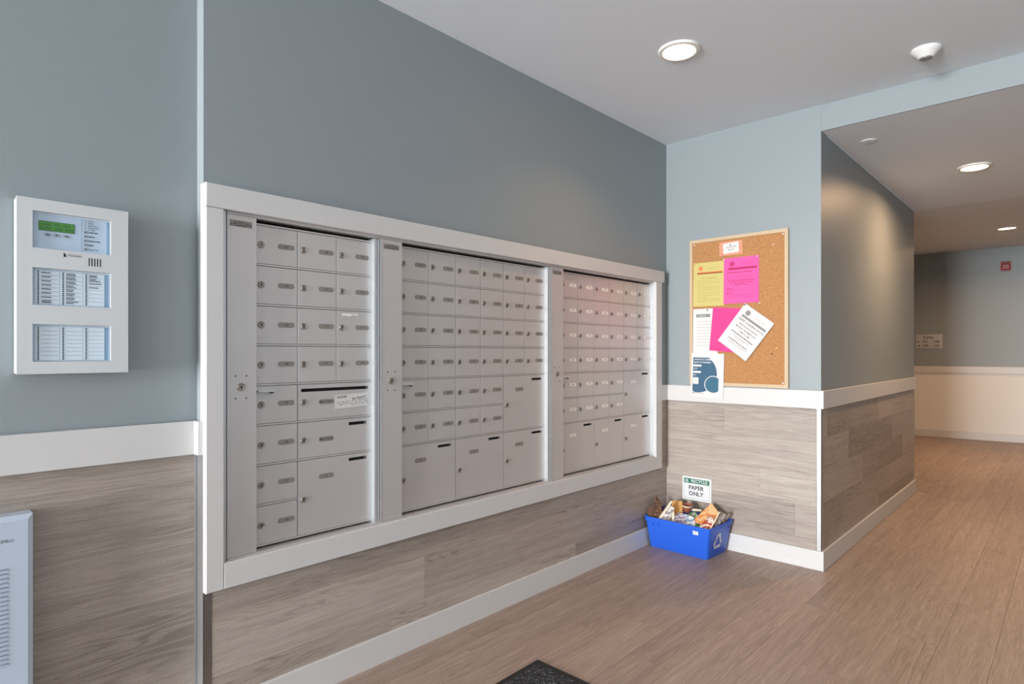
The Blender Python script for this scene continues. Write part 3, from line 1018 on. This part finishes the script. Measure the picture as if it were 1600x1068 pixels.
navy_t = mat('flyer_navy', (44, 78, 100), 0.5, noise=0.05)

def letterhead(pg, logo, banner, banner2, head, x0=0.03):
    w, h = pg.w, pg.h
    lx, ly, r = w * 0.24, h * 0.865, w * 0.075
    pg.lathe([(r, 0.0), (r, 0.0001)], logo, 20, lx, ly, cap0=False)
    pg.lathe([(r * 0.55, 0.0003), (r * 0.55, 0.0004)], banner2, 14, lx + r * 0.1, ly + r * 0.18, cap0=False)
    pg.text('LAKEVIEW', w * 0.64, h * 0.872, h * 0.028, 0.0, head, space=1.7, sx=0.92)
    pg.lines(w * 0.46, w * 0.82, h * 0.838, 0.0016, head, 4, True, 0.8)
    pg.quad(w * 0.13, w * 0.94, h * 0.735, h * 0.765, 0.0, banner)
    pg.quad(w * 0.13, w * 0.94, h * 0.765, h * 0.785, 0.0, banner2)

# white multi-page letter, lowest
pg = Page(0.165, 0.286, paper_w, amp=0.002)
pg.quad(0.020, 0.115, 0.232, 0.252, 0.0, gr_ink)
pg.text('Required', 0.062, 0.242, 0.009, 0.0002, paper_w, bold=0.01)
for i in range(9):
    pg.lines(0.030, 0.155, 0.205 - i * 0.019, 0.0022, or_ink if i == 3 else ink_soft, 40 + i, frac=0.9 if i % 3 else 0.7)
pg.place('letter_page', 0.0215, 0.202, -0.005, 0.0128, 'white typed letter page at the left side of the corkboard', 'paper')
# blue flyer
pg = Page(0.216, 0.279, paper_w, amp=0.003)
R_ = 0.150
pts = [(0.012, 0.252), (0.118, 0.252)]
cxx, cyy = 0.045, 0.150
for k in range(15):
    a = math.radians(58 - k * 11.2)
    pts.append((cxx + 0.127 * math.cos(a), cyy + 0.122 * math.sin(a)))
pts = [p for p in pts if p[0] > 0.0105] + [(0.0105, 0.038)]
pg.poly(pts[::-1], 0.0, blue_f)
pg.text('ANNETTE IS COMING', 0.018, 0.239, 0.0105, 0.0003, paper_w, 'LEFT', sx=0.85, bold=0.02)
pg.text('BACK TO NANAIMO', 0.018, 0.221, 0.0105, 0.0003, paper_w, 'LEFT', sx=0.85, bold=0.02)
pg.capsule(0.0108, 0.070, 0.194, 0.207, 0.0001, 0.0003, paper_w)
pg.lines(0.016, 0.060, 0.2005, 0.003, gr_ink, 71)
pg.lines(0.014, 0.110, 0.184, 0.0022, paper_w, 72)
pg.lines(0.014, 0.100, 0.178, 0.0022, paper_w, 73)
pg.capsule(0.0108, 0.068, 0.153, 0.166, 0.0001, 0.0003, paper_w)
pg.lines(0.016, 0.058, 0.1595, 0.003, gr_ink, 74)
pg.lines(0.014, 0.098, 0.143, 0.0022, paper_w, 75)
pg.lines(0.014, 0.085, 0.137, 0.0022, paper_w, 76)
pg.prism([(0.016, 0.082), (0.048, 0.082), (0.051, 0.085), (0.051, 0.122), (0.048, 0.125), (0.016, 0.125), (0.013, 0.122), (0.013, 0.085)], 0.0001, 0.0003, paper_w)
ring = [(0.149 + 0.058 * math.cos(a), 0.083 + 0.056 * math.sin(a)) for a in [2 * PI * i / 36 for i in range(36)]]
ring = [(min(x, 0.196), y) for x, y in ring]
pg.prism(ring, 0.0004, 0.0005, paper_w)
disc = [(min(0.149 + 0.053 * math.cos(a), 0.1835), 0.083 + 0.051 * math.sin(a)) for a in [2 * PI * i / 36 for i in range(36)]]
pg.prism(disc, 0.0006, 0.0007, blue_g)
pg.quad(0.012, 0.020, 0.020, 0.028, 0.0, navy_t)
pg.lines(0.026, 0.085, 0.024, 0.003, ink_soft, 77)
pg.place('blue_flyer', 0.010, -0.074, -0.02, 0.0192, 'blue and white flyer hanging over the bottom edge of the corkboard', 'flyer')
# magenta sheet
pg = Page(0.216, 0.272, mag_p, amp=0.003)
for i in range(10):
    pg.lines(0.028, 0.190, 0.236 - i * 0.018, 0.0028, p_ink, 90 + i, frac=0.95 if i % 4 else 0.7)
pg.lines(0.020, 0.075, 0.016, 0.0045, pk_ink, 99)
pg.place('magenta_notice', 0.134, 0.222, -0.085, 0.0152, 'magenta notice half hidden behind the tilted white one', 'notice')
# yellow
pg = Page(0.205, 0.279, yel_p, amp=0.003)
letterhead(pg, or_ink, br_ink, or_ink, y_ink)
pg.lines(0.06, 0.155, 0.178, 0.0042, y_ink, 101, True)
for i in range(15):
    pg.lines(0.030, 0.178, 0.163 - i * 0.0095, 0.0018, y_ink, 110 + i, frac=1.0 if i % 4 != 3 else 0.45)
pg.place('yellow_notice', 0.023, 0.503, -0.01, 0.0135, 'pale yellow notice with a printed letterhead on the corkboard', 'notice')
# pink
pg = Page(0.216, 0.282, pink_p, amp=0.004, curl=0.004)
letterhead(pg, p_ink, pk_ink, p_ink, p_ink)
pg.lines(0.024, 0.175, 0.190, 0.0052, pk_ink, 130)
for i in range(3):
    pg.lines(0.024, 0.190, 0.167 - i * 0.0085, 0.0018, p_ink, 131 + i, frac=0.9)
for i in range(3):
    pg.lines(0.024, 0.195, 0.140 - i * 0.013, 0.0045, pk_ink, 141 + i, True, (1.0, 0.85, 0.5)[i])
pg.lines(0.018, 0.060, 0.090, 0.0045, pk_ink, 145)
pg.lines(0.018, 0.180, 0.080, 0.0018, p_ink, 146)
pg.lines(0.018, 0.056, 0.064, 0.0045, pk_ink, 147)
for i in range(3):
    pg.lines(0.018, 0.185, 0.054 - i * 0.009, 0.0018, p_ink, 148 + i)
pg.place('pink_notice', 0.228, 0.510, 0.0, 0.0140, 'bright pink notice beside the yellow one on the corkboard', 'notice')
# tilted white notice
pg = Page(0.216, 0.279, paper_w, amp=0.004, curl=0.003)
letterhead(pg, gr_ink, gr_ink, ink_soft, ink_soft)
pg.text('CARPET CLEANING NOTICE', 0.112, 0.188, 0.0125, 0.0, ink, sx=0.86, bold=0.012)
pg.text('ALPINE BUILDING SERVICES', 0.108, 0.164, 0.0095, 0.0, ink, sx=0.86, bold=0.008)
pg.text('MONDAY, SEPTEMBER 18TH', 0.108, 0.143, 0.0100, 0.0, ink, sx=0.86, bold=0.008)
pg.text('9 AM TO 4 PM', 0.108, 0.123, 0.0100, 0.0, ink, sx=0.9, bold=0.008)
pg.lines(0.030, 0.190, 0.103, 0.0050, ink, 161, True)
pg.lines(0.045, 0.175, 0.088, 0.0028, ink_soft, 162, True)
pg.lines(0.070, 0.150, 0.080, 0.0028, ink_soft, 163, True)
pg.lines(0.040, 0.180, 0.058, 0.0046, ink, 164, True)
pg.lines(0.030, 0.186, 0.046, 0.0022, ink_soft, 165, True)
pg.lines(0.050, 0.166, 0.039, 0.0022, ink_soft, 166, True)
TR_ = math.radians(-37)
pg.place('white_notice', 0.196, 0.285, TR_, 0.0225, 'white carpet cleaning notice hanging tilted over the magenta sheet', 'notice')
# coral card and small white card
pg = Page(0.146, 0.086, coral, amp=0.001)
pg.place('coral_card', 0.198, 0.810, 0.0, 0.0135, 'coral patterned card behind the small white card at the top', 'card')
pg = Page(0.098, 0.064, paper_w, amp=0.001)
pg.text('Community', 0.049, 0.038, 0.0105, 0.0, ink, rot=0.02, shear=0.2)
pg.text('Board', 0.047, 0.021, 0.0105, 0.0, ink, rot=0.02, shear=0.2)
pg.place('white_card', 0.226, 0.820, 0.06, 0.0152, 'small white handwritten card at the top of the corkboard', 'card')
# thumb tacks
def tack(u, v, depth, mt, label):
    o = ob('thumbtack', MB().lathe([(0.0035, 0), (0.0035, 0.001), (0.0022, 0.002), (0.0022, 0.005), (0.0038, 0.0065), (0.0034, 0.0078)], mt, 12), None,
           (0.1767 + u, YB - 0.002 - depth, 1.0125 + v), BW, smooth=True)
    tag(o, label, 'thumbtack', 'thumbtacks in the corkboard')
tk_w = mat('tack_white', (240, 236, 228), 0.3, noise=0.02)
tk_k = mat('tack_black', (34, 34, 40), 0.3, noise=0.02)
tk_y = mat('tack_yellow', (226, 190, 90), 0.3, noise=0.02)
tk_p = mat('tack_plum', (140, 90, 110), 0.3, noise=0.02)
tack(0.270, 0.872, 0.0158, tk_p, 'plum thumbtack holding the small white card')
tack(0.034, 0.772, 0.0165, tk_y, 'yellow thumbtack at the upper left corner of the yellow notice')
tack(0.231, 0.784, 0.0175, tk_w, 'white thumbtack at the upper left corner of the pink notice')
tack(0.437, 0.784, 0.0205, tk_w, 'white thumbtack at the upper right corner of the pink notice')
tack(0.124, 0.508, 0.0155, tk_y, 'yellow thumbtack at the foot of the yellow notice')
tack(0.122, 0.477, 0.0165, tk_k, 'black thumbtack above the typed letter page')
tack(0.365, 0.497, 0.0250, tk_k, 'black thumbtack in the top corner of the tilted white notice')
tack(0.528, 0.845, 0.012, tk_w, 'white thumbtack alone near the upper right of the corkboard')
tack(0.520, 0.800, 0.012, tk_y, 'yellow thumbtack alone below the white one at upper right')
tack(0.448, 0.505, 0.012, tk_w, 'white thumbtack alone beside the tilted white notice')
tack(0.548, 0.235, 0.012, tk_y, 'yellow thumbtack alone at the lower right of the corkboard')
tack(0.520, 0.200, 0.012, tk_k, 'black thumbtack alone at the lower right of the corkboard')

# ------------------------------------------------------------------ recycle sign
sg = tag(empty('recycle_sign', (0.1192, YB - 0.003, 0.2655), BW), 'white and green recycle paper only sign above the blue bin', 'sign')
SW, SH = 0.198, 0.150
def rrect(x0, x1, y0, y1, r, n=4):
    pts = []
    for cx, cy, a0 in ((x1 - r, y1 - r, 0), (x0 + r, y1 - r, 90), (x0 + r, y0 + r, 180), (x1 - r, y0 + r, 270)):
        for i in range(n + 1):
            a = math.radians(a0 + 90 * i / n)
            pts.append((cx + r * math.cos(a), cy + r * math.sin(a)))
    return pts
ob('sign_plate', MB().prism(rrect(0, SW, 0, SH, 0.006), 0, 0.003, sign_w), sg)
ob('header_band', MB().quad(0.012, SW - 0.012, SH - 0.042, SH - 0.011, 0.0033, green_m), sg)
tx = MB()
tx.text('RECYCLE', 0.117, SH - 0.0265, 0.0215, 0.0036, sign_w, sx=0.92, bold=0.012)
tx.text('PAPER', SW / 2 - 0.004, 0.080, 0.0270, 0.0036, ink, sx=1.0, bold=0.022)
tx.text('ONLY', SW / 2 - 0.004, 0.042, 0.0270, 0.0036, ink, sx=1.0, bold=0.022)
tx.stroke([(0.012, SH - 0.042), (0.012, 0.012), (SW - 0.012, 0.012), (SW - 0.012, SH - 0.042)], 0.0018, 0.0036, ink_soft)
def recycle_mark(mb, cx, cy, r, z, mt, w):
    for k in range(3):
        a = PI / 2 + k * 2 * PI / 3
        a1 = a + 2 * PI / 3
        p, q_ = (cx + r * math.cos(a), cy + r * math.sin(a)), (cx + r * math.cos(a1), cy + r * math.sin(a1))
        s0 = tuple(p[i] + (q_[i] - p[i]) * 0.16 for i in (0, 1))
        s1 = tuple(p[i] + (q_[i] - p[i]) * 0.72 for i in (0, 1))
        mb.stroke([s0, s1], w, z, mt)
        d = (q_[0] - p[0], q_[1] - p[1])
        L = math.hypot(*d)
        d = (d[0] / L, d[1] / L)
        nn = (-d[1], d[0])
        tip = (s1[0] + d[0] * w * 1.2, s1[1] + d[1] * w * 1.2)
        mb.poly([(s1[0] - nn[0] * w, s1[1] - nn[1] * w), tip, (s1[0] + nn[0] * w, s1[1] + nn[1] * w)][::1], z, mt)
recycle_mark(tx, 0.031, SH - 0.0275, 0.0125, 0.0036, sign_w, 0.0045)
ob('lettering', tx, sg)

# ------------------------------------------------------------------ blue recycling bin
bn = tag(empty('recycling_bin', (0, 0, 0)), 'blue plastic recycling bin full of paper in the corner', 'bin')
b0 = [(0.036, 3.372), (0.424, 3.366), (0.432, 3.610), (0.040, 3.612)]     # floor outline
b1 = [(0.022, 3.338), (0.455, 3.328), (0.464, 3.630), (0.024, 3.632)]     # rim outline
BZ = 0.196
def loop(base, inset, z, rad):
    cx = sum(p[0] for p in base) / 4
    cy = sum(p[1] for p in base) / 4
    out = []
    for i in range(4):
        p = Vector(base[i])
        a = (Vector(base[i - 1]) - p).normalized()
        b = (Vector(base[(i + 1) % 4]) - p).normalized()
        p = p + (a + b) * inset
        for k in range(5):
            t = k / 4
            v = p + a * rad * (1 - t) ** 2 + b * rad * t ** 2
            out.append((v.x, v.y, z))
    return out
def mixo(t):
    return [tuple(b0[i][j] + (b1[i][j] - b0[i][j]) * t for j in (0, 1)) for i in range(4)]
rings = [loop(b0, 0.004, 0.0, 0.02), loop(b0, 0, 0.006, 0.022), loop(mixo(0.86), 0, BZ * 0.86, 0.02), loop(mixo(0.86), -0.005, BZ * 0.862, 0.02),
         loop(mixo(1.0), -0.004, BZ - 0.002, 0.02), loop(b1, -0.003, BZ, 0.02), loop(b1, 0.001, BZ, 0.02), loop(b1, 0.004, BZ - 0.004, 0.02),
         loop(b0, 0.004, 0.010, 0.02)]
n_ = len(rings[0])
vs = [p for r in rings for p in r]
fs = [tuple(range(n_ - 1, -1, -1))]
for k in range(len(rings) - 1):
    for i in range(n_):
        j = (i + 1) % n_
        fs.append((k * n_ + i, k * n_ + j, (k + 1) * n_ + j, (k + 1) * n_ + i))
fs.append(tuple(range((len(rings) - 1) * n_, len(rings) * n_)))
ob('tub', MB().add(vs, fs, bin_m), bn, smooth=True)
# recycling mark moulded on the right end, white sticker and small notches on the front
def on_bin(face, s, t, name, mb):
    """face 0 = front (toward -Y), 1 = right end; s, t in 0..1 along the face and height"""
    i, j = (0, 1) if face == 0 else (1, 2)
    lo = Vector(b0[i]).lerp(Vector(b0[j]), s)
    hi = Vector(b1[i]).lerp(Vector(b1[j]), s)
    p0 = Vector((lo.x, lo.y, 0)).lerp(Vector((hi.x, hi.y, BZ)), t)
    ux = Vector((*(Vector(b1[j]) - Vector(b1[i])), 0)).normalized()
    up = (Vector((hi.x, hi.y, BZ)) - Vector((lo.x, lo.y, 0))).normalized()
    nn = ux.cross(up).normalized()
    up = nn.cross(ux)
    M = Matrix((ux, up, nn)).transposed().to_4x4()
    M.translation = p0 + nn * 0.0012
    o = ob(name, mb, bn)
    o.matrix_local = M
    return o
st = MB()
st.prism(rrect(-0.017, 0.017, -0.016, 0.016, 0.002), 0, 0.0006, sign_w)
st.text('SS', 0, 0, 0.012, 0.0009, ink_soft)
on_bin(0, 0.80, 0.82, 'sticker', st)
rm = MB()
recycle_mark(rm, 0, -0.004, 0.062, 0.0006, sign_w, 0.017)
for k in range(3):
    a = PI / 2 + (k + 0.5) * 2 * PI / 3
    rm.text('R', 0.031 * math.cos(a), -0.004 + 0.031 * math.sin(a), 0.012, 0.0009, bin_m)
on_bin(1, 0.42, 0.50, 'recycling_mark', rm)
for s in (0.13, 0.22):
    on_bin(0, s, 0.80, 'notch', MB().box(-0.002, 0.002, -0.010, 0.008, -0.001, 0.0006, bin_d))
on_bin(1, 0.12, 0.84, 'notch', MB().box(-0.008, 0.008, -0.005, 0.006, -0.001, 0.0006, bin_d))
on_bin(1, 0.86, 0.84, 'notch', MB().box(-0.006, 0.006, -0.008, 0.006, -0.001, 0.0006, bin_d))

# contents of the bin
def pm(name, col, c2=None, scale=40):
    if c2 is None:
        return mat(name, col, 0.6, noise=0.06, nscale=scale)
    return speckle(name, col, c2, scale, 0.46, 0.56, 0.55, 0.05)
carton = pm('carton_brown', (92, 62, 42))
carton_l = pm('carton_edge', (164, 120, 82))
navy = pm('navy_cover', (58, 48, 92))
cream = pm('cream_paper', (232, 222, 200))
tan = pm('tan_envelope', (222, 168, 98))
terra = pm('cup_brown', (150, 88, 62))
greenp = pm('green_flyer_print', (86, 124, 80), (170, 178, 160), 26)
orangep = pm('orange_leaflet_print', (236, 150, 86), (246, 206, 150), 22)
redp = pm('red_flower_print', (176, 72, 52), (232, 218, 204), 48)
greyp = pm('grey_flyer_print', (150, 146, 150), (226, 222, 216), 34)
brownp = pm('brown_magazine_print', (120, 92, 74), (196, 180, 160), 34)
violetp = pm('violet_flyer_print', (120, 112, 140), (214, 206, 212), 40)
bluep = pm('pale_blue_flyer_print', (130, 150, 176), (220, 224, 226), 30)
# corners of each sheet: lower left, lower right, upper right, upper left
SHEETS = {
    'carton': [(0.013, 3.360, 0.205), (0.114, 3.400, 0.201), (0.060, 3.470, 0.257), (0.042, 3.450, 0.311)],
    'carton2': [(0.016, 3.352, 0.210), (0.053, 3.355, 0.207), (0.045, 3.410, 0.243), (0.015, 3.385, 0.233)],
    'navy': [(0.049, 3.430, 0.194), (0.105, 3.430, 0.195), (0.088, 3.500, 0.236), (0.042, 3.490, 0.230)],
    'leaflet': [(0.100, 3.400, 0.206), (0.172, 3.390, 0.207), (0.168, 3.450, 0.248), (0.116, 3.470, 0.255)],
    'leaflet_edge': [(0.103, 3.395, 0.207), (0.124, 3.390, 0.209), (0.143, 3.470, 0.279), (0.125, 3.480, 0.281)],
    'tan': [(0.119, 3.500, 0.200), (0.203, 3.490, 0.210), (0.153, 3.580, 0.264), (0.076, 3.590, 0.253)],
    'strip': [(0.182, 3.360, 0.187), (0.201, 3.358, 0.187), (0.175, 3.430, 0.230), (0.155, 3.435, 0.228)],
    'violet': [(0.189, 3.385, 0.196), (0.269, 3.380, 0.200), (0.233, 3.460, 0.219), (0.167, 3.470, 0.214)],
    'greyblue': [(0.241, 3.365, 0.189), (0.337, 3.360, 0.188), (0.311, 3.430, 0.219), (0.219, 3.460, 0.221)],
    'green': [(0.295, 3.400, 0.184), (0.412, 3.375, 0.190), (0.286, 3.490, 0.238), (0.231, 3.500, 0.213)],
    'cstrip': [(0.219, 3.550, 0.221), (0.217, 3.560, 0.232), (0.291, 3.570, 0.235), (0.293, 3.560, 0.225)],
    'orange': [(0.315, 3.460, 0.222), (0.434, 3.440, 0.211), (0.425, 3.530, 0.243), (0.340, 3.600, 0.281)],
    'red': [(0.382, 3.390, 0.211), (0.436, 3.375, 0.188), (0.451, 3.430, 0.222), (0.385, 3.470, 0.237)],
    'mag1': [(0.440, 3.385, 0.191), (0.440, 3.450, 0.198), (0.455, 3.530, 0.253), (0.456, 3.470, 0.271)],
    'mag2': [(0.440, 3.430, 0.194), (0.449, 3.500, 0.202), (0.458, 3.560, 0.239), (0.455, 3.510, 0.255)],
    'mag3': [(0.441, 3.490, 0.194), (0.448, 3.580, 0.191), (0.462, 3.610, 0.241), (0.453, 3.560, 0.240)],
}
def sheet(key, name, t, mt, label, cat, edge=None, deep=0.06, bow=0.003):
    a, b, c, d = [Vector(p) for p in SHEETS[key]]
    # the sheet goes on below the rim into the tub
    def down(p, q):
        v = (p - q)
        v.normalize()
        r = p + v * deep
        r.y = max(r.y, 3.352 + (BZ - r.z) * 0.2)
        r.x = min(max(r.x, 0.032 + (BZ - r.z) * 0.08), 0.452 - (BZ - r.z) * 0.15)
        return r
    a, b = down(a, d), down(b, c)
    n = (b - a).cross(d - a).normalized()
    N = 5
    org = (a + b + c + d) / 4
    g = []
    for k in (0, 1):
        for v in range(N + 1):
            for u in range(N + 1):
                p = (a.lerp(b, u / N)).lerp(d.lerp(c, u / N), v / N)
                g.append(p + n * (bow * math.sin(PI * u / N) * (0.4 + 0.6 * v / N) - (t if k == 0 else 0)) - org)
    M = (N + 1) ** 2
    face, rim = [], []
    for v in range(N):
        for u in range(N):
            q = v * (N + 1) + u
            face.append((M + q, M + q + 1, M + q + N + 2, M + q + N + 1))
            face.append((q + N + 1, q + N + 2, q + 1, q))
    for u in range(N):
        rim.append((u, u + 1, M + u + 1, M + u))
        q = N * (N + 1) + u
        rim.append((q + 1, q, M + q, M + q + 1))
        q = u * (N + 1)
        rim.append((q + N + 1, q, M + q, M + q + N + 1))
        q += N
        rim.append((q, q + N + 1, M + q + N + 1, M + q))
    mb = MB()
    mb.add(g, face, mt)
    mb.add(g, rim, edge or mt)
    return tag(ob(name, mb, None, org), label, cat, 'waste paper in the blue bin')
R = math.radians
slat = pm('carton_slat', (70, 46, 32), (128, 92, 64), 60)
sheet('carton', 'carton_piece', 0.004, slat, 'tall dark brown ribbed carton piece at the left end of the bin', 'cardboard', carton_l)
sheet('carton2', 'carton_piece', 0.004, carton, 'short brown carton flap in front of the taller carton piece', 'cardboard', carton_l)
sheet('navy', 'booklet', 0.003, navy, 'dark violet booklet beside the brown carton in the bin', 'booklet', navy)
sheet('leaflet', 'leaflet', 0.002, greyp, 'pale grey leaflet in front of the tan envelope', 'leaflet', cream)
sheet('leaflet_edge', 'paper_strip', 0.002, cream, 'folded cream strip along the edge of the pale grey leaflet', 'paper strip')
sheet('tan', 'envelope', 0.002, tan, 'plain tan envelope standing at the back of the bin', 'envelope')
sheet('strip', 'paper_strip', 0.003, cream, 'narrow cream strip sticking up at the front of the bin', 'paper strip')
sheet('violet', 'flyer', 0.002, violetp, 'violet patterned flyer right of the narrow cream strip', 'flyer', cream)
sheet('greyblue', 'flyer', 0.002, bluep, 'pale blue flyer at the front middle of the bin', 'flyer', cream)
sheet('green', 'flyer', 0.003, greenp, 'green flyer with a dark edge in the middle of the bin', 'flyer', pm('olive_edge', (70, 72, 44)))
sheet('cstrip', 'paper_strip', 0.004, cream, 'long cream cardboard strip behind the brown cup', 'paper strip', deep=0.002, bow=0.0)
sheet('orange', 'leaflet', 0.003, orangep, 'orange and yellow leaflet standing at the right back of the bin', 'leaflet', pm('dark_brown_edge', (70, 50, 38)))
sheet('red', 'flyer', 0.002, redp, 'flyer with red flowers at the right front of the bin', 'flyer', cream)
sheet('mag1', 'magazine', 0.006, brownp, 'brown magazine leaning at the right end of the bin, nearest the front', 'magazine', cream, 0.04)
sheet('mag2', 'magazine', 0.005, greyp, 'grey magazine between the two brown ones at the right end of the bin', 'magazine', cream, 0.04)
sheet('mag3', 'magazine', 0.005, brownp, 'brown magazine at the right end of the bin, nearest the wall', 'magazine', carton, 0.04)
for lb, x0, x1, mt_ in (('flat bundle of newsprint filling the left half of the bin', 0.062, 0.232, greyp), ('flat bundle of pale paper filling the right half of the bin', 0.236, 0.405, cream)):
    bm_ = MB()
    for k in range(9):
        o_ = random.uniform(-0.004, 0.004)
        bm_.cbox(x0 + 0.004 + o_, x1 - 0.004 + o_, 3.396 + o_, 3.588 + o_, 0.012 + k * 0.0172, 0.0285 + k * 0.0172, 0.001, mt_)
    tag(ob('paper_bundle', bm_), lb, 'paper', 'waste paper in the blue bin')
cupm = MB()
cupm.lathe([(0.020, 0), (0.021, 0.001), (0.0285, 0.036), (0.0315, 0.038), (0.0315, 0.045), (0.0285, 0.046), (0.0275, 0.042), (0.020, 0.006)], terra, 22, cap1=True)
cupm.lathe([(0.0318, 0.0385), (0.0322, 0.042), (0.0318, 0.0448)], cream, 22, cap0=False, cap1=False)
tag(ob('paper_cup', cupm, None, (0.213, 3.527, 0.2195), (R(8), R(6), 0), smooth=True), 'brown paper cup with a pale rim on top of the paper', 'cup', 'waste paper in the blue bin')
# ------------------------------------------------------------------ floor mat
fm_ = tag(empty('floor_mat', (0.447, 0.75, 0.0)), 'black flecked entrance mat with a rubber border', 'mat')
MWd, MHt = 0.9, 1.064
mb = MB()
mb.cbox(0, MWd, 0, MHt, 0, 0.006, 0.004, MATS['rubber_border'])
ob('rubber_border', mb, fm_)
gp = MB()
NXg, NYg = 90, 106
rr = random.Random(3)
vs = []
for j in range(NYg + 1):
    for i in range(NXg + 1):
        edge = i in (0, NXg) or j in (0, NYg)
        vs.append((0.024 + (MWd - 0.048) * i / NXg, 0.024 + (MHt - 0.048) * j / NYg, 0.005 if edge else 0.0085 + rr.uniform(-0.0016, 0.0016)))
fs = [(j * (NXg + 1) + i, j * (NXg + 1) + i + 1, (j + 1) * (NXg + 1) + i + 1, (j + 1) * (NXg + 1) + i) for j in range(NYg) for i in range(NXg)]
gp.add(vs, fs, mat_pile)
ob('pile', gp, fm_)

# ------------------------------------------------------------------ ceiling fittings
def downlight(x, y, z, tilt, label, power=1.0, spread=165):
    d = tag(empty('downlight', (x, y, z), (PI + tilt, 0, 0)), label, 'ceiling light', 'round recessed downlights')
    ob('trim_ring', MB().lathe([(0.094, -0.002), (0.094, 0.003), (0.090, 0.009), (0.078, 0.012), (0.074, 0.0112), (0.074, 0.004)], ring_m, 40, cap0=True, cap1=False), d, smooth=True)
    ob('diffuser', MB().lathe([(0.0738, 0.0100), (0.0738, 0.0108), (0.050, 0.0118), (0.020, 0.0122)], diff_m, 40), d, smooth=True)
    L = bpy.data.lights.new('downlight_lamp', 'AREA')
    L.shape, L.size, L.energy, L.color, L.spread = 'DISK', 0.145, DOWNLIGHT_POWER * power, (1.0, 0.62, 0.35), R(spread)
    lo = bpy.data.objects.new('downlight_lamp', L)
    COL.objects.link(lo)
    lo.parent = d
    lo.location = (0, 0, 0.0135)
    lo.rotation_euler = (PI, 0, 0)
    return d
downlight(0.6745, 2.545, HC, 0, 'lit round downlight in the lobby ceiling', 0.7, 124)
downlight(1.507, 5.05, HH, 0, 'lit round downlight in the hall ceiling, the nearer one', 3.4)
sl = (HF - HH) / (YF0 + 0.1 - YE)
downlight(1.458, 8.33, HH + sl * (8.33 - YE), math.atan(sl), 'lit round downlight in the hall ceiling, the farther one', 7.5)
downlight(2.9, 2.545, HC, 0, 'added unseen round downlight at the right side of the lobby ceiling')  # added out of view as a light source for the lobby
downlight(1.9, -2.2, HC, 0, 'added unseen round downlight behind the viewpoint near the entrance')  # also added out of view, lights the lobby behind the camera
sn = tag(empty('occupancy_sensor', (1.503, 3.315, HC), (PI, 0, 0)), 'white domed occupancy sensor on the lobby ceiling', 'sensor')
ob('housing', MB().lathe([(0.060, 0), (0.060, 0.006), (0.056, 0.012), (0.044, 0.022), (0.034, 0.034), (0.028, 0.040)], plastic_w, 36), sn, smooth=True)
ob('lens', MB().lathe([(0.0255, 0.040), (0.024, 0.0445), (0.016, 0.0475)], lens_m, 24), sn, smooth=True)
sp = tag(empty('sprinkler_cover', (1.114, 4.018, HH), (PI, 0, 0)), 'small round sprinkler cover plate on the hall ceiling', 'sprinkler')
ob('cover_ring', MB().lathe([(0.044, 0), (0.044, 0.0015), (0.041, 0.0025)], plastic_w, 30), sp, smooth=True)
ob('cover_disc', MB().lathe([(0.037, 0.0025), (0.037, 0.0042), (0.030, 0.0046)], ceil_m, 30), sp, smooth=True)

# ------------------------------------------------------------------ far wall fittings (local x along the wall from x = 0.2651)
def on_far(u, v, dz=0.0):
    m = Euler(FR).to_matrix() @ Vector((u, v, dz))
    return m + Vector((0.2651, YF0, 0))
hs = tag(empty('fire_horn', on_far(1.030, 2.404, 0.001), FR), 'small red fire alarm horn high on the far hall wall', 'alarm')
ob('back_plate', MB().prism(rrect(-0.058, 0.058, -0.066, 0.066, 0.01), 0, 0.022, red_m), hs)
ob('horn_cover', MB().cbox(-0.046, 0.046, -0.054, 0.028, 0.022, 0.046, 0.010, red_m), hs)
ob('strobe_window', MB().cbox(-0.040, 0.040, 0.034, 0.058, 0.022, 0.034, 0.004, red_d), hs)
ss = tag(empty('suite_sign', on_far(0.1660, 1.385, 0.001), FR), 'silver suite direction sign on the far hall wall', 'sign')
ob('sign_plate', MB().cbox(-0.162, 0.162, -0.102, 0.102, 0, 0.006, 0.002, steel_sign), ss)
tx = MB()
tx.text('Suites', -0.010, 0.058, 0.040, 0.0065, ink, bold=0.012)
tx.text('101 - 108', 0.018, -0.006, 0.040, 0.0065, ink, bold=0.012)
tx.text('109 - 122', 0.018, -0.064, 0.040, 0.0065, ink, bold=0.012)
for yy, d in ((-0.006, -1), (-0.064, 1)):
    tx.quad(-0.140, -0.112, yy - 0.004, yy + 0.004, 0.0065, ink)
    tip = -0.148 if d < 0 else -0.104
    bx = -0.132 if d < 0 else -0.120
    p = [(bx, yy - 0.012), (tip, yy), (bx, yy + 0.012)]
    tx.poly(p if d > 0 else p[::-1], 0.0065, ink)
ob('lettering', tx, ss)
bpy.context.view_layer.update()
